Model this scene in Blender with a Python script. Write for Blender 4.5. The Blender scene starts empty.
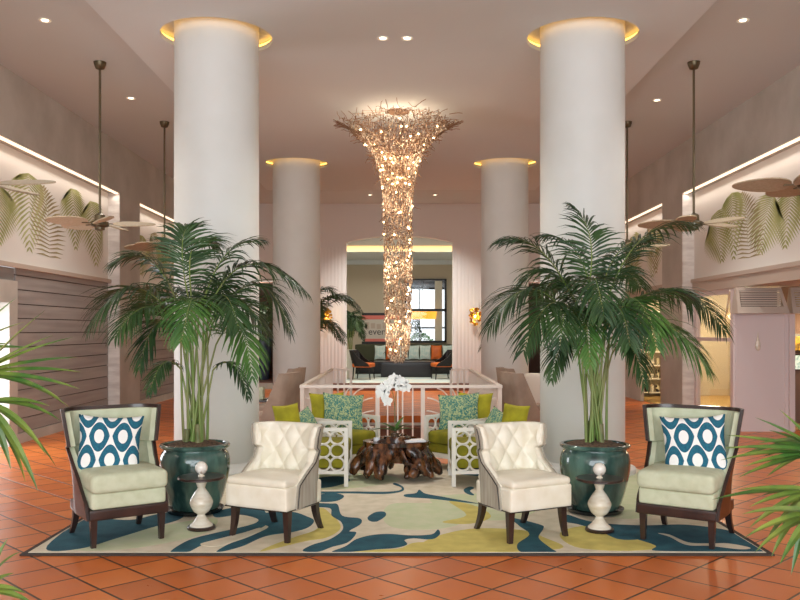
import bpy, bmesh, math, random
from math import sin, cos, pi, radians, sqrt
from mathutils import Vector, Matrix, noise
from mathutils.geometry import tessellate_polygon
random.seed(11)
R = random.random
def U(a, b): return a + (b - a) * random.random()
SC = bpy.context.scene
COL = SC.collection
H, F, CX, HY = 1.5, 840.0, 401.0, 330.0
def P(px, py, D):                      # a point of the room seen at (px,py) at distance D
    return Vector(((px - CX) * D / F, D, H - (py - HY) * D / F))
def G(px, py, z=0.0):                  # a point of the floor
    D = (H - z) * F / (py - HY)
    return ((px - CX) * D / F, D)

# ------------------------------------------------------------------ materials
def lin(c):
    return tuple((v / 255 / 12.92) if v / 255 <= .04045 else ((v / 255 + .055) / 1.055) ** 2.4 for v in c)
def newmat(name):
    m = bpy.data.materials.new(name); m.use_nodes = True
    nt = m.node_tree; b = nt.nodes['Principled BSDF']
    return m, nt, b
def N(nt, t, **kw):
    n = nt.nodes.new(t)
    for k, v in kw.items(): setattr(n, k, v)
    return n
def mth(nt, op, a, b=None, c=None):
    n = N(nt, 'ShaderNodeMath', operation=op)
    for i, v in enumerate((a, b, c)):
        if v is None: continue
        if isinstance(v, (int, float)): n.inputs[i].default_value = v
        else: nt.links.new(v, n.inputs[i])
    return n.outputs[0]
def mixc(nt, fac, a, b):
    n = N(nt, 'ShaderNodeMix', data_type='RGBA')
    for s, v in ((n.inputs[0], fac), (n.inputs[6], a), (n.inputs[7], b)):
        if isinstance(v, (int, float)): s.default_value = v
        elif isinstance(v, tuple): s.default_value = (*v, 1) if len(v) == 3 else v
        else: nt.links.new(v, s)
    return n.outputs[2]
def mat(name, c, rough=.6, c2=None, scale=6, detail=4, metal=0, bump=0, bscale=60, emit=None, es=0, spec=.5,
        stretch=(1, 1, 1), coat=0, trans=0, lo=.35, hi=.65, alpha=1, rand=0):
    m, nt, b = newmat(name)
    b.inputs['Base Color'].default_value = (*lin(c), 1)
    b.inputs['Roughness'].default_value = rough
    b.inputs['Metallic'].default_value = metal
    b.inputs['Specular IOR Level'].default_value = spec
    b.inputs['Coat Weight'].default_value = coat
    b.inputs['Transmission Weight'].default_value = trans
    b.inputs['Alpha'].default_value = alpha
    tc = N(nt, 'ShaderNodeTexCoord')
    mp = N(nt, 'ShaderNodeMapping'); mp.inputs['Scale'].default_value = stretch
    nt.links.new(tc.outputs['Object'], mp.inputs[0])
    if c2 is not None:
        nz = N(nt, 'ShaderNodeTexNoise'); nz.inputs['Scale'].default_value = scale; nz.inputs['Detail'].default_value = detail
        nt.links.new(mp.outputs[0], nz.inputs[0])
        mr = N(nt, 'ShaderNodeMapRange'); mr.inputs[1].default_value = lo; mr.inputs[2].default_value = hi
        nt.links.new(nz.outputs[0], mr.inputs[0])
        nt.links.new(mixc(nt, mr.outputs[0], lin(c), lin(c2)), b.inputs['Base Color'])
    if bump:
        nz = N(nt, 'ShaderNodeTexNoise'); nz.inputs['Scale'].default_value = bscale; nz.inputs['Detail'].default_value = 3
        nt.links.new(mp.outputs[0], nz.inputs[0])
        bp = N(nt, 'ShaderNodeBump'); bp.inputs['Strength'].default_value = bump; bp.inputs['Distance'].default_value = .01
        nt.links.new(nz.outputs[0], bp.inputs['Height']); nt.links.new(bp.outputs[0], b.inputs['Normal'])
    if emit is not None:
        b.inputs['Emission Color'].default_value = (*lin(emit), 1); b.inputs['Emission Strength'].default_value = es
    return m

M = {}
M['ceil_mid'] = mat('ceiling_white', (220, 226, 228), .9)
M['ceil_side'] = mat('ceiling_greige', (208, 213, 214), .9)
M['wall'] = mat('wall_stone_beige', (200, 195, 187), .75, (182, 177, 168), 1.6, 6, bump=.1, bscale=8)
M['wall_white'] = mat('wall_offwhite', (232, 231, 229), .8)
M['panel'] = mat('panel_cream', (232, 228, 222), .8)
M['marble'] = mat('pier_marble', (226, 221, 215), .4, (200, 192, 186), 3, 8, stretch=(1, 1, 4))
M['ship'] = mat('shiplap_taupe', (168, 162, 158), .6, (150, 144, 141), 2, 5, stretch=(1, .3, 6), bump=.1)
M['gap'] = mat('board_gap', (70, 56, 50), .9)
M['column'] = mat('column_plaster', (221, 223, 220), .55, (216, 218, 214), 2)
M['beam'] = mat('beam_taupe', (198, 182, 168), .7)
M['pink'] = mat('shop_panel_lilac', (222, 208, 206), .6)
M['cream'] = mat('cream_paint', (238, 232, 220), .4)
M['white_frame'] = mat('white_lacquer', (240, 236, 226), .35)
M['rail'] = mat('rail_white', (240, 232, 222), .4)
M['darkwood'] = mat('espresso_wood', (40, 27, 24), .3, (58, 38, 32), 12, 4, stretch=(1, 1, .15), coat=.3)
M['green_fab'] = mat('sage_linen', (205, 210, 182), .9, (194, 199, 168), 14, 4, bump=.25, bscale=300)
M['leather'] = mat('ivory_leather', (238, 232, 214), .38, (230, 222, 200), 9, 3, bump=.08, bscale=120)
M['greige_fab'] = mat('greige_stripe_fabric', (178, 172, 156), .9, (156, 148, 134), 40, 3, stretch=(1, 1, .1))
M['nail'] = mat('dark_piping', (48, 40, 36), .4, metal=.5)
M['lime'] = mat('lime_velvet', (142, 136, 16), .8, (176, 168, 30), 7, 4)
M['lime_dk'] = mat('olive_lime_velvet', (118, 114, 14), .85, (148, 142, 24), 7, 4)
M['taupe_fab'] = mat('taupe_upholstery', (164, 146, 130), .9, (150, 132, 118), 6, 4, bump=.2, bscale=200)
M['orange'] = mat('orange_leather', (214, 106, 28), .5, (190, 86, 20), 6)
M['black'] = mat('black_lacquer', (26, 23, 24), .25)
M['ceramic'] = mat('teal_glaze', (38, 62, 58), .14, (98, 132, 120), 7, 6, coat=.5, lo=.38, hi=.72, stretch=(1, 1, .35))
M['saucer'] = mat('dark_saucer', (26, 32, 34), .25)
M['soil'] = mat('bark_mulch', (120, 96, 74), .95, (70, 52, 40), 40, 4, bump=.8, bscale=60)
M['leaf'] = mat('palm_leaf', (36, 64, 38), .42, (62, 92, 46), 3.5, 3, spec=.4)
M['leaf_b'] = mat('palm_leaf_bright', (56, 96, 42), .42, (84, 124, 54), 3.5, 3, spec=.4)
M['stem'] = mat('palm_stem', (110, 140, 62), .5, (140, 142, 88), 9, 4, stretch=(1, 1, .25))
M['cane'] = mat('palm_cane', (150, 140, 104), .6, (100, 108, 60), 8, 4)
M['rhapis'] = mat('lady_palm_leaf', (58, 94, 36), .4, (134, 142, 58), 7, 3, lo=.42, hi=.75)
M['root'] = mat('root_wood', (34, 18, 12), .2, (140, 88, 52), 16, 7, coat=.4, bump=.7, bscale=34, stretch=(1, 1, .4), lo=.42, hi=.72)
M['onyx'] = mat('onyx_cream', (238, 230, 214), .2, (216, 202, 178), 9, 5, coat=.4, stretch=(1, 1, 3))
M['onyx_br'] = mat('onyx_amber_ball', (238, 232, 220), .15, (176, 120, 74), 12, 4, coat=.5, lo=.5, hi=.65)
M['bronze'] = mat('aged_bronze', (104, 94, 74), .4, metal=.8)
M['blade'] = mat('woven_blade', (188, 172, 146), .7, (168, 150, 122), 30, 3, stretch=(1, 6, 1), bump=.4, bscale=80)
M['mural'] = mat('mural_leaf_olive', (150, 154, 88), .8, (186, 186, 132), 3.2, 3)
M['mural2'] = mat('mural_leaf_brown', (140, 122, 84), .8, (172, 160, 118), 3.2, 3)
M['gold'] = mat('gold_leaf', (190, 140, 50), .3, metal=.9)
M['glassbead'] = mat('amber_glass_drop', (246, 226, 200), .12, (140, 108, 84), 40, 2, spec=.9, metal=.2, coat=.5, lo=.45, hi=.55)
M['twig'] = mat('bronze_twig', (150, 118, 92), .4, metal=.5)
M['bulb'] = mat('lit_bulb', (255, 230, 190), .5, emit=(255, 214, 156), es=12)
M['down'] = mat('downlight_glow', (255, 245, 225), .5, emit=(255, 236, 205), es=4)
M['led'] = mat('cove_led', (255, 235, 210), .5, emit=(255, 228, 200), es=1.15)
M['ledwarm'] = mat('warm_band_led', (255, 220, 160), .5, emit=(255, 206, 132), es=.85)
M['ledring'] = mat('ring_led', (255, 210, 120), .5, emit=(255, 186, 84), es=3.6)
M['carpet'] = mat('pale_carpet', (206, 206, 190), .95, (176, 196, 196), 2.5, 4)
M['petal'] = mat('orchid_petal', (250, 250, 246), .5)
M['paper'] = mat('white_cover', (240, 242, 246), .4)
M['greywall'] = mat('far_room_wall', (200, 188, 166), .8)
M['blackframe'] = mat('black_window_frame', (24, 26, 30), .4)
M['yellowshade'] = mat('amber_shade', (250, 190, 50), .6, emit=(255, 170, 30), es=.7)
M['hedge'] = mat('hedge_leaf', (60, 96, 48), .8, (34, 62, 34), 12)
M['bluepot'] = mat('slate_blue_glaze', (96, 106, 128), .3, (74, 84, 108), 6)
M['poster_w'] = mat('poster_pale', (214, 206, 196), .6)
M['poster_p'] = mat('poster_coral', (232, 128, 116), .6)
M['ink'] = mat('poster_ink', (52, 50, 56), .6)
M['stone_floor'] = mat('shop_floor_oak', (196, 166, 104), .5, (176, 144, 84), 3, stretch=(1, 5, 1))
M['shopwall'] = mat('shop_wall_warm', (206, 194, 168), .8)
M['merch'] = mat('shop_goods', (200, 190, 160), .6, (60, 48, 40), 9, 2, lo=.48, hi=.52)
M['screen'] = mat('lit_picture', (220, 230, 215), .5, (60, 110, 60), 22, 3, emit=(210, 225, 215), es=.5)
M['amber'] = mat('lit_amber_picture', (240, 190, 60), .5, (90, 60, 20), 12, 3)
M['step'] = mat('stair_terracotta', (132, 82, 60), .5, (104, 62, 46), 6)
M['darkroom'] = mat('passage_brown', (120, 92, 80), .7)
M['concrete'] = mat('exterior_pale', (214, 214, 208), .9)
M['butter'] = mat('pale_green_box', (200, 208, 180), .6)

# glass
g, nt, b = newmat('clear_glass'); M['glass'] = g
nt.nodes.remove(b)
tr = N(nt, 'ShaderNodeBsdfTransparent'); gl = N(nt, 'ShaderNodeBsdfGlossy'); gl.inputs['Roughness'].default_value = .03
lw = N(nt, 'ShaderNodeLayerWeight'); lw.inputs[0].default_value = .5
mx = N(nt, 'ShaderNodeMixShader'); nt.links.new(mth(nt, 'MULTIPLY_ADD', mth(nt, 'POWER', lw.outputs[1], 5), .45, .03), mx.inputs[0]); nt.links.new(tr.outputs[0], mx.inputs[1]); nt.links.new(gl.outputs[0], mx.inputs[2])
nt.links.new(mx.outputs[0], nt.nodes['Material Output'].inputs[0])

# terracotta tiles laid on the diagonal
m, nt, b = newmat('terracotta_tile'); M['tile'] = m
tc = N(nt, 'ShaderNodeTexCoord'); sp = N(nt, 'ShaderNodeSeparateXYZ'); nt.links.new(tc.outputs['Object'], sp.inputs[0])
PT = .321
u = mth(nt, 'DIVIDE', mth(nt, 'SUBTRACT', mth(nt, 'MULTIPLY', mth(nt, 'ADD', sp.outputs[0], sp.outputs[1]), .70711), 3.1665 - PT * 100), PT)
v = mth(nt, 'DIVIDE', mth(nt, 'SUBTRACT', mth(nt, 'MULTIPLY', mth(nt, 'SUBTRACT', sp.outputs[1], sp.outputs[0]), .70711), 4.026 - PT * 100), PT)
fu, fv = mth(nt, 'FRACT', u), mth(nt, 'FRACT', v)
def edge(f): return mth(nt, 'ABSOLUTE', mth(nt, 'SUBTRACT', f, .5))
e = mth(nt, 'MAXIMUM', edge(fu), edge(fv))
gr = N(nt, 'ShaderNodeMapRange'); gr.inputs[1].default_value = .472; gr.inputs[2].default_value = .482; nt.links.new(e, gr.inputs[0])
cb = N(nt, 'ShaderNodeCombineXYZ'); nt.links.new(mth(nt, 'FLOOR', u), cb.inputs[0]); nt.links.new(mth(nt, 'FLOOR', v), cb.inputs[1])
wn = N(nt, 'ShaderNodeTexWhiteNoise'); nt.links.new(cb.outputs[0], wn.inputs[0])
nz = N(nt, 'ShaderNodeTexNoise'); nz.inputs['Scale'].default_value = 5; nz.inputs['Detail'].default_value = 5; nt.links.new(tc.outputs['Object'], nz.inputs[0])
f = mth(nt, 'ADD', mth(nt, 'MULTIPLY', wn.outputs[0], .6), mth(nt, 'MULTIPLY', nz.outputs[0], .5))
c = mixc(nt, f, lin((178, 86, 36)), lin((222, 126, 58)))
c = mixc(nt, gr.outputs[0], c, lin((50, 36, 28)))
nt.links.new(c, b.inputs['Base Color'])
ro = N(nt, 'ShaderNodeMapRange'); ro.inputs[3].default_value = .22; ro.inputs[4].default_value = .42; nt.links.new(nz.outputs[0], ro.inputs[0])
nt.links.new(ro.outputs[0], b.inputs['Roughness']); b.inputs['Specular IOR Level'].default_value = .32
bp = N(nt, 'ShaderNodeBump'); bp.inputs['Strength'].default_value = .6; bp.inputs['Distance'].default_value = .006; bp.invert = True
nt.links.new(gr.outputs[0], bp.inputs['Height']); nt.links.new(bp.outputs[0], b.inputs['Normal'])

# ogee cushion print
def printmat(name, kind):
    m, nt, b = newmat(name); b.inputs['Roughness'].default_value = .9
    uv = N(nt, 'ShaderNodeUVMap'); uv.uv_map = 'UVMap'
    sp = N(nt, 'ShaderNodeSeparateXYZ'); nt.links.new(uv.outputs[0], sp.inputs[0])
    if kind == 'ogee':
        U_ = mth(nt, 'MULTIPLY', sp.outputs[0], 2.7); V_ = mth(nt, 'MULTIPLY', sp.outputs[1], 1.28)
        def lat(ou, ov):
            a = mth(nt, 'SUBTRACT', mth(nt, 'FRACT', mth(nt, 'ADD', U_, ou)), .5)
            c = mth(nt, 'SUBTRACT', mth(nt, 'FRACT', mth(nt, 'ADD', V_, ov)), .5)
            ax, ay = mth(nt, 'DIVIDE', mth(nt, 'ABSOLUTE', a), .445), mth(nt, 'DIVIDE', mth(nt, 'ABSOLUTE', c), .325)
            outer = mth(nt, 'ADD', mth(nt, 'POWER', ax, 2.0), mth(nt, 'POWER', ay, 1.15))
            bx, by = mth(nt, 'DIVIDE', mth(nt, 'ABSOLUTE', a), .21), mth(nt, 'DIVIDE', mth(nt, 'ABSOLUTE', c), .15)
            inner = mth(nt, 'ADD', mth(nt, 'POWER', bx, 2), mth(nt, 'POWER', by, 2))
            return mth(nt, 'MULTIPLY', mth(nt, 'LESS_THAN', outer, 1), mth(nt, 'GREATER_THAN', inner, 1))
        k = mth(nt, 'MAXIMUM', lat(.1, .2), lat(.6, .7))
        nz = N(nt, 'ShaderNodeTexNoise'); nz.inputs['Scale'].default_value = 30; nt.links.new(uv.outputs[0], nz.inputs[0])
        teal = mixc(nt, nz.outputs[0], lin((16, 66, 96)), lin((40, 122, 142)))
        nt.links.new(mixc(nt, k, lin((240, 240, 236)), teal), b.inputs['Base Color'])
    else:
        vo = N(nt, 'ShaderNodeTexNoise'); vo.inputs['Scale'].default_value = 12; vo.inputs['Detail'].default_value = 5; vo.inputs['Distortion'].default_value = 2.2
        nt.links.new(uv.outputs[0], vo.inputs[0])
        k = N(nt, 'ShaderNodeMapRange'); k.inputs[1].default_value = .47; k.inputs[2].default_value = .55; nt.links.new(vo.outputs[0], k.inputs[0])
        nt.links.new(mixc(nt, k.outputs[0], lin((62, 122, 112)), lin((178, 190, 138))), b.inputs['Base Color'])
    return m
M['ogee'] = printmat('teal_ogee_print', 'ogee')
M['tealprint'] = printmat('teal_scribble_print', 'scr')

# rug wools
def rugmat(n, a, c): return mat(n, a, .95, c, 9, 5, bump=.3, bscale=160)
RUG = [rugmat('rug_cream', (226, 216, 194), (212, 202, 176)), rugmat('rug_teal', (22, 76, 92), (34, 92, 106)),
       rugmat('rug_citron', (214, 200, 112), (198, 184, 100)), rugmat('rug_pale_green', (198, 208, 166), (208, 212, 178)),
       rugmat('rug_binding', (60, 50, 46), (74, 62, 54))]

# ------------------------------------------------------------------ mesh helpers
class MB:
    def __init__(s): s.v, s.f, s.m, s.uv = [], [], [], {}
    def add(s, vs, fs, mi=0):
        o = len(s.v); s.v += [tuple(q) for q in vs]
        for q in fs: s.f.append(tuple(o + i for i in q)); s.m.append(mi)
        return o
    def box(s, x0, x1, y0, y1, z0, z1, mi=0, mtx=None):
        vs = [Vector((x, y, z)) for z in (z0, z1) for y in (y0, y1) for x in (x0, x1)]
        if mtx: vs = [mtx @ q for q in vs]
        s.add(vs, [(0, 2, 3, 1), (4, 5, 7, 6), (0, 1, 5, 4), (2, 6, 7, 3), (0, 4, 6, 2), (1, 3, 7, 5)], mi)
    def bar(s, a, b, w, h=None, mi=0, w2=None):
        a, b = Vector(a), Vector(b); h = h or w; d = (b - a).normalized()
        up = Vector((0, 0, 1)) if abs(d.z) < .9 else Vector((0, 1, 0))
        x = d.cross(up).normalized(); y = x.cross(d)
        k = (w2 / w) if w2 else 1
        vs = []
        for p, q in ((a, 1), (b, k)):
            for i, j in ((-1, -1), (1, -1), (1, 1), (-1, 1)): vs.append(p + x * i * w / 2 * q + y * j * h / 2 * q)
        s.add(vs, [(3, 2, 1, 0), (4, 5, 6, 7), (0, 1, 5, 4), (1, 2, 6, 5), (2, 3, 7, 6), (3, 0, 4, 7)], mi)
    def tube(s, pts, r, n=8, mi=0, cap=True, closed=False):
        pts = [Vector(p) for p in pts]; L = len(pts)
        rs = r if isinstance(r, (list, tuple)) else [r] * L
        prev = None; rings = []
        for i, p in enumerate(pts):
            if closed: d = pts[(i + 1) % L] - pts[i - 1]
            else: d = pts[min(i + 1, L - 1)] - pts[max(i - 1, 0)]
            d.normalize()
            if prev is None:
                a = Vector((0, 0, 1)) if abs(d.z) < .9 else Vector((1, 0, 0))
                x = d.cross(a).normalized()
            else:
                x = (prev - d * prev.dot(d)).normalized()
            prev = x; y = d.cross(x)
            rings.append([p + (x * cos(2 * pi * k / n) + y * sin(2 * pi * k / n)) * rs[i] for k in range(n)])
        o = len(s.v)
        vs = [q for rg in rings for q in rg]; fs = []
        for i in range(L if closed else L - 1):
            j = (i + 1) % L
            for k in range(n):
                k2 = (k + 1) % n
                fs.append((i * n + k, i * n + k2, j * n + k2, j * n + k))
        if cap and not closed: fs += [tuple(range(n))[::-1], tuple((L - 1) * n + k for k in range(n))]
        s.add(vs, fs, mi)
    def lathe(s, prof, n=32, c=(0, 0), mi=0, z0=0, capb=True, capt=True, mtx=None):
        vs, fs = [], []
        for r, z in prof:
            for k in range(n): vs.append(Vector((c[0] + r * cos(2 * pi * k / n), c[1] + r * sin(2 * pi * k / n), z0 + z)))
        if mtx: vs = [mtx @ q for q in vs]
        for i in range(len(prof) - 1):
            for k in range(n):
                k2 = (k + 1) % n
                fs.append((i * n + k, i * n + k2, (i + 1) * n + k2, (i + 1) * n + k))
        if capb: fs.append(tuple(range(n))[::-1])
        if capt: fs.append(tuple((len(prof) - 1) * n + k for k in range(n)))
        s.add(vs, fs, mi)
    def ball(s, c, r, n=10, mi=0, sz=(1, 1, 1)):
        prof = [(max(1e-4, sin(pi * i / n)), -cos(pi * i / n)) for i in range(n + 1)]
        mt = Matrix.Translation(Vector(c)) @ Matrix.Diagonal((r * sz[0], r * sz[1], r * sz[2], 1))
        s.lathe(prof, max(8, n + 4), mi=mi, mtx=mt)
    def rbox(s, cx, cy, cz, w, d, h, r=.03, puff=0, n=8, mi=0, mtx=None, sag=0):
        idx = {}; vs = []; fs = []
        def key(i, j, k):
            t = (i, j, k)
            if t not in idx:
                q = Vector((2 * i / n - 1, 2 * j / n - 1, 2 * k / n - 1))
                hs = Vector((w / 2, d / 2, h / 2)); rr = min(r, w / 2, d / 2, h / 2)
                def warp(t_, hh):   # put more rows near the edge
                    return hh * (sin(t_ * pi / 2))
                p = Vector((warp(q.x, hs.x), warp(q.y, hs.y), warp(q.z, hs.z)))
                inn = Vector([max(-hs[a] + rr, min(hs[a] - rr, p[a])) for a in range(3)])
                dl = p - inn
                if dl.length > 1e-9: p = inn + dl.normalized() * rr
                if puff: p.z += puff * (1 - (p.x / hs.x) ** 2) * (1 - (p.y / hs.y) ** 2) * (1 if q.z > 0 else -.3)
                p += Vector((cx, cy, cz))
                if mtx: p = mtx @ p
                idx[t] = len(vs); vs.append(p)
            return idx[t]
        for a in range(n):
            for b in range(n):
                fs.append((key(a, b, 0), key(a, b + 1, 0), key(a + 1, b + 1, 0), key(a + 1, b, 0)))
                fs.append((key(a, b, n), key(a + 1, b, n), key(a + 1, b + 1, n), key(a, b + 1, n)))
                fs.append((key(a, 0, b), key(a + 1, 0, b), key(a + 1, 0, b + 1), key(a, 0, b + 1)))
                fs.append((key(a, n, b), key(a, n, b + 1), key(a + 1, n, b + 1), key(a + 1, n, b)))
                fs.append((key(0, a, b), key(0, a, b + 1), key(0, a + 1, b + 1), key(0, a + 1, b)))
                fs.append((key(n, a, b), key(n, a + 1, b), key(n, a + 1, b + 1), key(n, a, b + 1)))
        s.add(vs, fs, mi)
    def slab(s, loops, z0, z1, mi=0):      # outer loop + holes, extruded
        L = [[Vector((x, y, 0)) for x, y in lp] for lp in loops]
        flat = [q for lp in L for q in lp]; tris = tessellate_polygon(L)
        n = len(flat); vs = [(q.x, q.y, z0) for q in flat] + [(q.x, q.y, z1) for q in flat]; fs = []
        for t in tris:
            a, b_, c_ = (flat[i] for i in t)
            if (b_ - a).cross(c_ - a).z < 0: t = t[::-1]
            fs.append(tuple(i + n for i in t)); fs.append(tuple(t[::-1]))
        o = 0
        for lp in L:
            k = len(lp)
            for i in range(k): fs.append((o + i, o + (i + 1) % k, n + o + (i + 1) % k, n + o + i))
            o += k
        s.add(vs, fs, mi)
    def build(s, name, mats, parent=None, smooth=None, loc=None):
        me = bpy.data.meshes.new(name); me.from_pydata(s.v, [], s.f)
        if not isinstance(mats, (list, tuple)): mats = [mats]
        for q in mats: me.materials.append(q)
        for p, i in zip(me.polygons, s.m): p.material_index = i
        if s.uv:
            l = me.uv_layers.new(name='UVMap')
            for lp in me.loops: l.data[lp.index].uv = s.uv.get(lp.vertex_index, (0, 0))
        me.validate()
        if smooth is not None:
            bm = bmesh.new(); bm.from_mesh(me)
            if not s.uv: bmesh.ops.remove_doubles(bm, verts=bm.verts, dist=1e-6)
            bmesh.ops.recalc_face_normals(bm, faces=bm.faces)
            for f in bm.faces: f.smooth = True
            for e in bm.edges:
                if len(e.link_faces) == 2 and e.calc_face_angle(0) > radians(smooth): e.smooth = False
            bm.to_mesh(me); bm.free()
        o = bpy.data.objects.new(name, me); COL.objects.link(o)
        if parent: o.parent = parent
        if loc: o.location = loc
        return o

def tag(o, label, cat, group=None, kind=None):
    if label: o['label'] = label
    if cat: o['category'] = cat
    if group: o['group'] = group
    if kind: o['kind'] = kind
    return o
def thing(name, label, cat, loc=(0, 0, 0), rz=0, group=None):
    o = bpy.data.objects.new(name, None); COL.objects.link(o); o.empty_display_size = .1
    o.location = loc; o.rotation_euler = (0, 0, rz)
    return tag(o, label, cat, group)
def struct(o): o['kind'] = 'structure'; return o
CHILD = {}
def copy_tree(o, loc=None, rz=None, label=None, group=None, parent=None, scale=None):
    c = o.copy(); COL.objects.link(c)
    if parent is not None: c.parent = parent
    if loc is not None: c.location = loc
    if rz is not None: c.rotation_euler = (0, 0, rz)
    if label: c['label'] = label
    if group: c['group'] = group
    if scale: c.scale = scale
    for ch in [q for q in bpy.data.objects if q.parent == o]: copy_tree(ch, parent=c)
    return c
def catmull(pts, k=6, closed=True):
    n = len(pts); out = []
    rng = range(n) if closed else range(n - 1)
    for i in rng:
        if closed: p0, p1, p2, p3 = pts[i - 1], pts[i], pts[(i + 1) % n], pts[(i + 2) % n]
        else: p0, p1, p2, p3 = pts[max(i - 1, 0)], pts[i], pts[i + 1], pts[min(i + 2, n - 1)]
        for j in range(k):
            t = j / k
            out.append(tuple(.5 * ((2 * b) + (-a + c) * t + (2 * a - 5 * b + 4 * c - d) * t * t + (-a + 3 * b - 3 * c + d) * t ** 3)
                             for a, b, c, d in zip(p0, p1, p2, p3)))
    if not closed: out.append(tuple(pts[-1]))
    return out
def circ(cx, cy, r, n=48, a0=0, a1=2 * pi, end=False):
    return [(cx + r * cos(a0 + (a1 - a0) * i / n), cy + r * sin(a0 + (a1 - a0) * i / n)) for i in range(n + (1 if end else 0))]
def lamp(kind, name, loc, energy, color=(1, 1, 1), rot=(0, 0, 0), **kw):
    l = bpy.data.lights.new(name, kind); l.energy = energy; l.color = color
    for k, v_ in kw.items(): setattr(l, k, v_)
    o = bpy.data.objects.new(name, l); COL.objects.link(o); o.location = loc; o.rotation_euler = rot
    return o

# ------------------------------------------------------------------ room shell
WL = 4.85; WR = 5.05; ZC = 4.72; ZP = 4.60; YB = 21.4; Y0 = -5
PX, PY0, PY1 = 1.15, 10.45, 14.7         # stairwell
CN = [(-1.95, 8.9), (1.92, 8.9)]; CB = [(-1.95, 15.7), (1.94, 15.7)]
b = MB()
b.slab([[(-9, Y0), (12, Y0), (12, YB), (-9, YB)], [(-PX, PY0), (-PX, PY1), (PX, PY1), (PX, PY0)]], -.12, 0)
struct(b.build('floor', M['tile']))
b = MB(); b.box(-9, 12, Y0, YB + .3, ZC, ZC + .15); struct(b.build('ceiling', M['ceil_side']))
b = MB()
holes = [circ(x, y, .583) for x, y in CN + CB]
b.slab([[(-2.97, Y0), (2.97, Y0), (2.97, 18.6), (-2.97, 18.6)]] + holes, ZP, ZP + .05)
struct(b.build('ceiling', M['ceil_mid']))
# back wall with portal and two side passages
b = MB()
PT_ = [(-1.4, 0), (-1.4, 3.72)] + [(-1.4 + 2.72 * i / 12, 3.72 + .19 * (1 - (2 * i / 12 - 1) ** 2)) for i in range(1, 12)] + [(1.32, 3.72), (1.32, 0)]
def wall_loop(b, outer, z0, z1, mi=0): pass
segs = [(-9, -4.05), (-3.25, -1.4), (1.32, 3.15), (3.6, 12)]
for x0, x1 in segs: b.box(x0, x1, YB, YB + .28, 0, 2.75)
for x0, x1 in ((-9, -1.4), (1.32, 12)): b.box(x0, x1, YB, YB + .28, 2.75, ZC)
# arched header over the portal
n = 14
for i in range(n):
    xa, xb = -1.4 + 2.72 * i / n, -1.4 + 2.72 * (i + 1) / n
    za, zb = (3.74 + .17 * (1 - (2 * (xx + 1.4) / 2.72 - 1) ** 2) for xx in (xa, xb))
    b.add([(xa, YB, za), (xb, YB, zb), (xb, YB, ZC), (xa, YB, ZC), (xa, YB + .28, za), (xb, YB + .28, zb), (xb, YB + .28, ZC), (xa, YB + .28, ZC)],
          [(0, 1, 2, 3), (7, 6, 5, 4), (0, 4, 5, 1), (3, 2, 6, 7)])
struct(b.build('wall_back', M['wall_white']))
# fluted panels beside the portal
for k, (x0, x1) in enumerate(((-2.25, -1.44), (1.36, 2.2))):
    b = MB(); n = 72; vs = []; fs = []
    for i in range(n + 1):
        x = x0 + (x1 - x0) * i / n
        y = YB - .035 - .007 * abs(sin(pi * 9 * i / n))
        vs += [(x, y, 0), (x, y, 3.6)]
        if i: fs.append((2 * i - 2, 2 * i, 2 * i + 1, 2 * i - 1))
    o = len(vs); vs += [(x0, YB, 0), (x1, YB, 0), (x0, YB, 3.6), (x1, YB, 3.6)]
    fs += [(o, 0, 1, o + 2), (2 * n, o + 1, o + 3, 2 * n + 1), (o + 2,) + tuple(2 * i + 1 for i in range(n + 1)) + (o + 3,)]
    b.add(vs, fs); struct(b.build('trim_%d' % (k + 1), M['wall_white'], smooth=60))
# side walls: upper bulkheads, recessed panels, piers
for sgn, nm in ((-1, 'left'), (1, 'right')):
    s = lambda x: sgn * x
    def bx(b, x0, x1, *r, mi=0): b.box(min(s(x0), s(x1)), max(s(x0), s(x1)), *r, mi=mi)
    b = MB()
    bx(b, WL, 5.45, Y0, YB, 3.86, ZC)
    TH = 5.12 if sgn > 0 else 5.45
    bx(b, WL, 5.45, 14.5, 15.6, 2.3, 3.86)
    bx(b, WL, 5.45, 19.6, YB, 0 if sgn < 0 else 2.3, 3.86)
    bx(b, WR, TH, 14.5, 15.6, 0, 2.3)
    bx(b, WL, WR, 14.5, 15.6, 0, 2.3)
    struct(b.build('wall_' + nm, M['wall']))
    b = MB(); bx(b, WR, 5.4, Y0, 14.5, 2.37, 3.86); bx(b, WR, 5.4, 15.6, 19.6, 2.37, 3.86)
    struct(b.build('wall_' + nm, M['panel']))
    b = MB()   # pale pier faces
    bx(b, WL + .004, WR, 14.485, 14.5, 0, 3.86)
    if sgn > 0: bx(b, WL, WR, 14.47, 14.5, 0, 3.86)
    struct(b.build('trim_%d' % (3 if sgn < 0 else 4), M['marble']))
    b = MB(); bx(b, 4.99, WR, Y0, 14.48, 2.31, 2.37); bx(b, 4.99, WR, 15.6, 19.6, 2.31, 2.37)
    if sgn > 0: bx(b, 5.02, 5.4, Y0, 14.48, 2.14, 2.31); bx(b, 5.02, 5.4, 15.6, 19.6, 2.14, 2.31)
    struct(b.build('trim_%d' % (5 if sgn < 0 else 6), M['beam']))
    for (ya, yb) in ((2, 14.45), (15.65, 19.5)):
        b = MB(); bx(b, WL + .015, WL + .06, ya, yb, 3.835, 3.858)
        tag(b.build('cove_light', M['led']), 'glowing cove light strip above the %s palm-leaf mural on the %s wall' % ('nearer' if ya == 2 else 'farther', nm), 'cove light', 'cove light strips')
        lamp('AREA', 'cove_glow', (s(4.93), (ya + yb) / 2, 3.82), 2.0 * (yb - ya), (1, .88, .76), (0, s(.35), 0), shape='RECTANGLE', size=.08, size_y=yb - ya)
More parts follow.
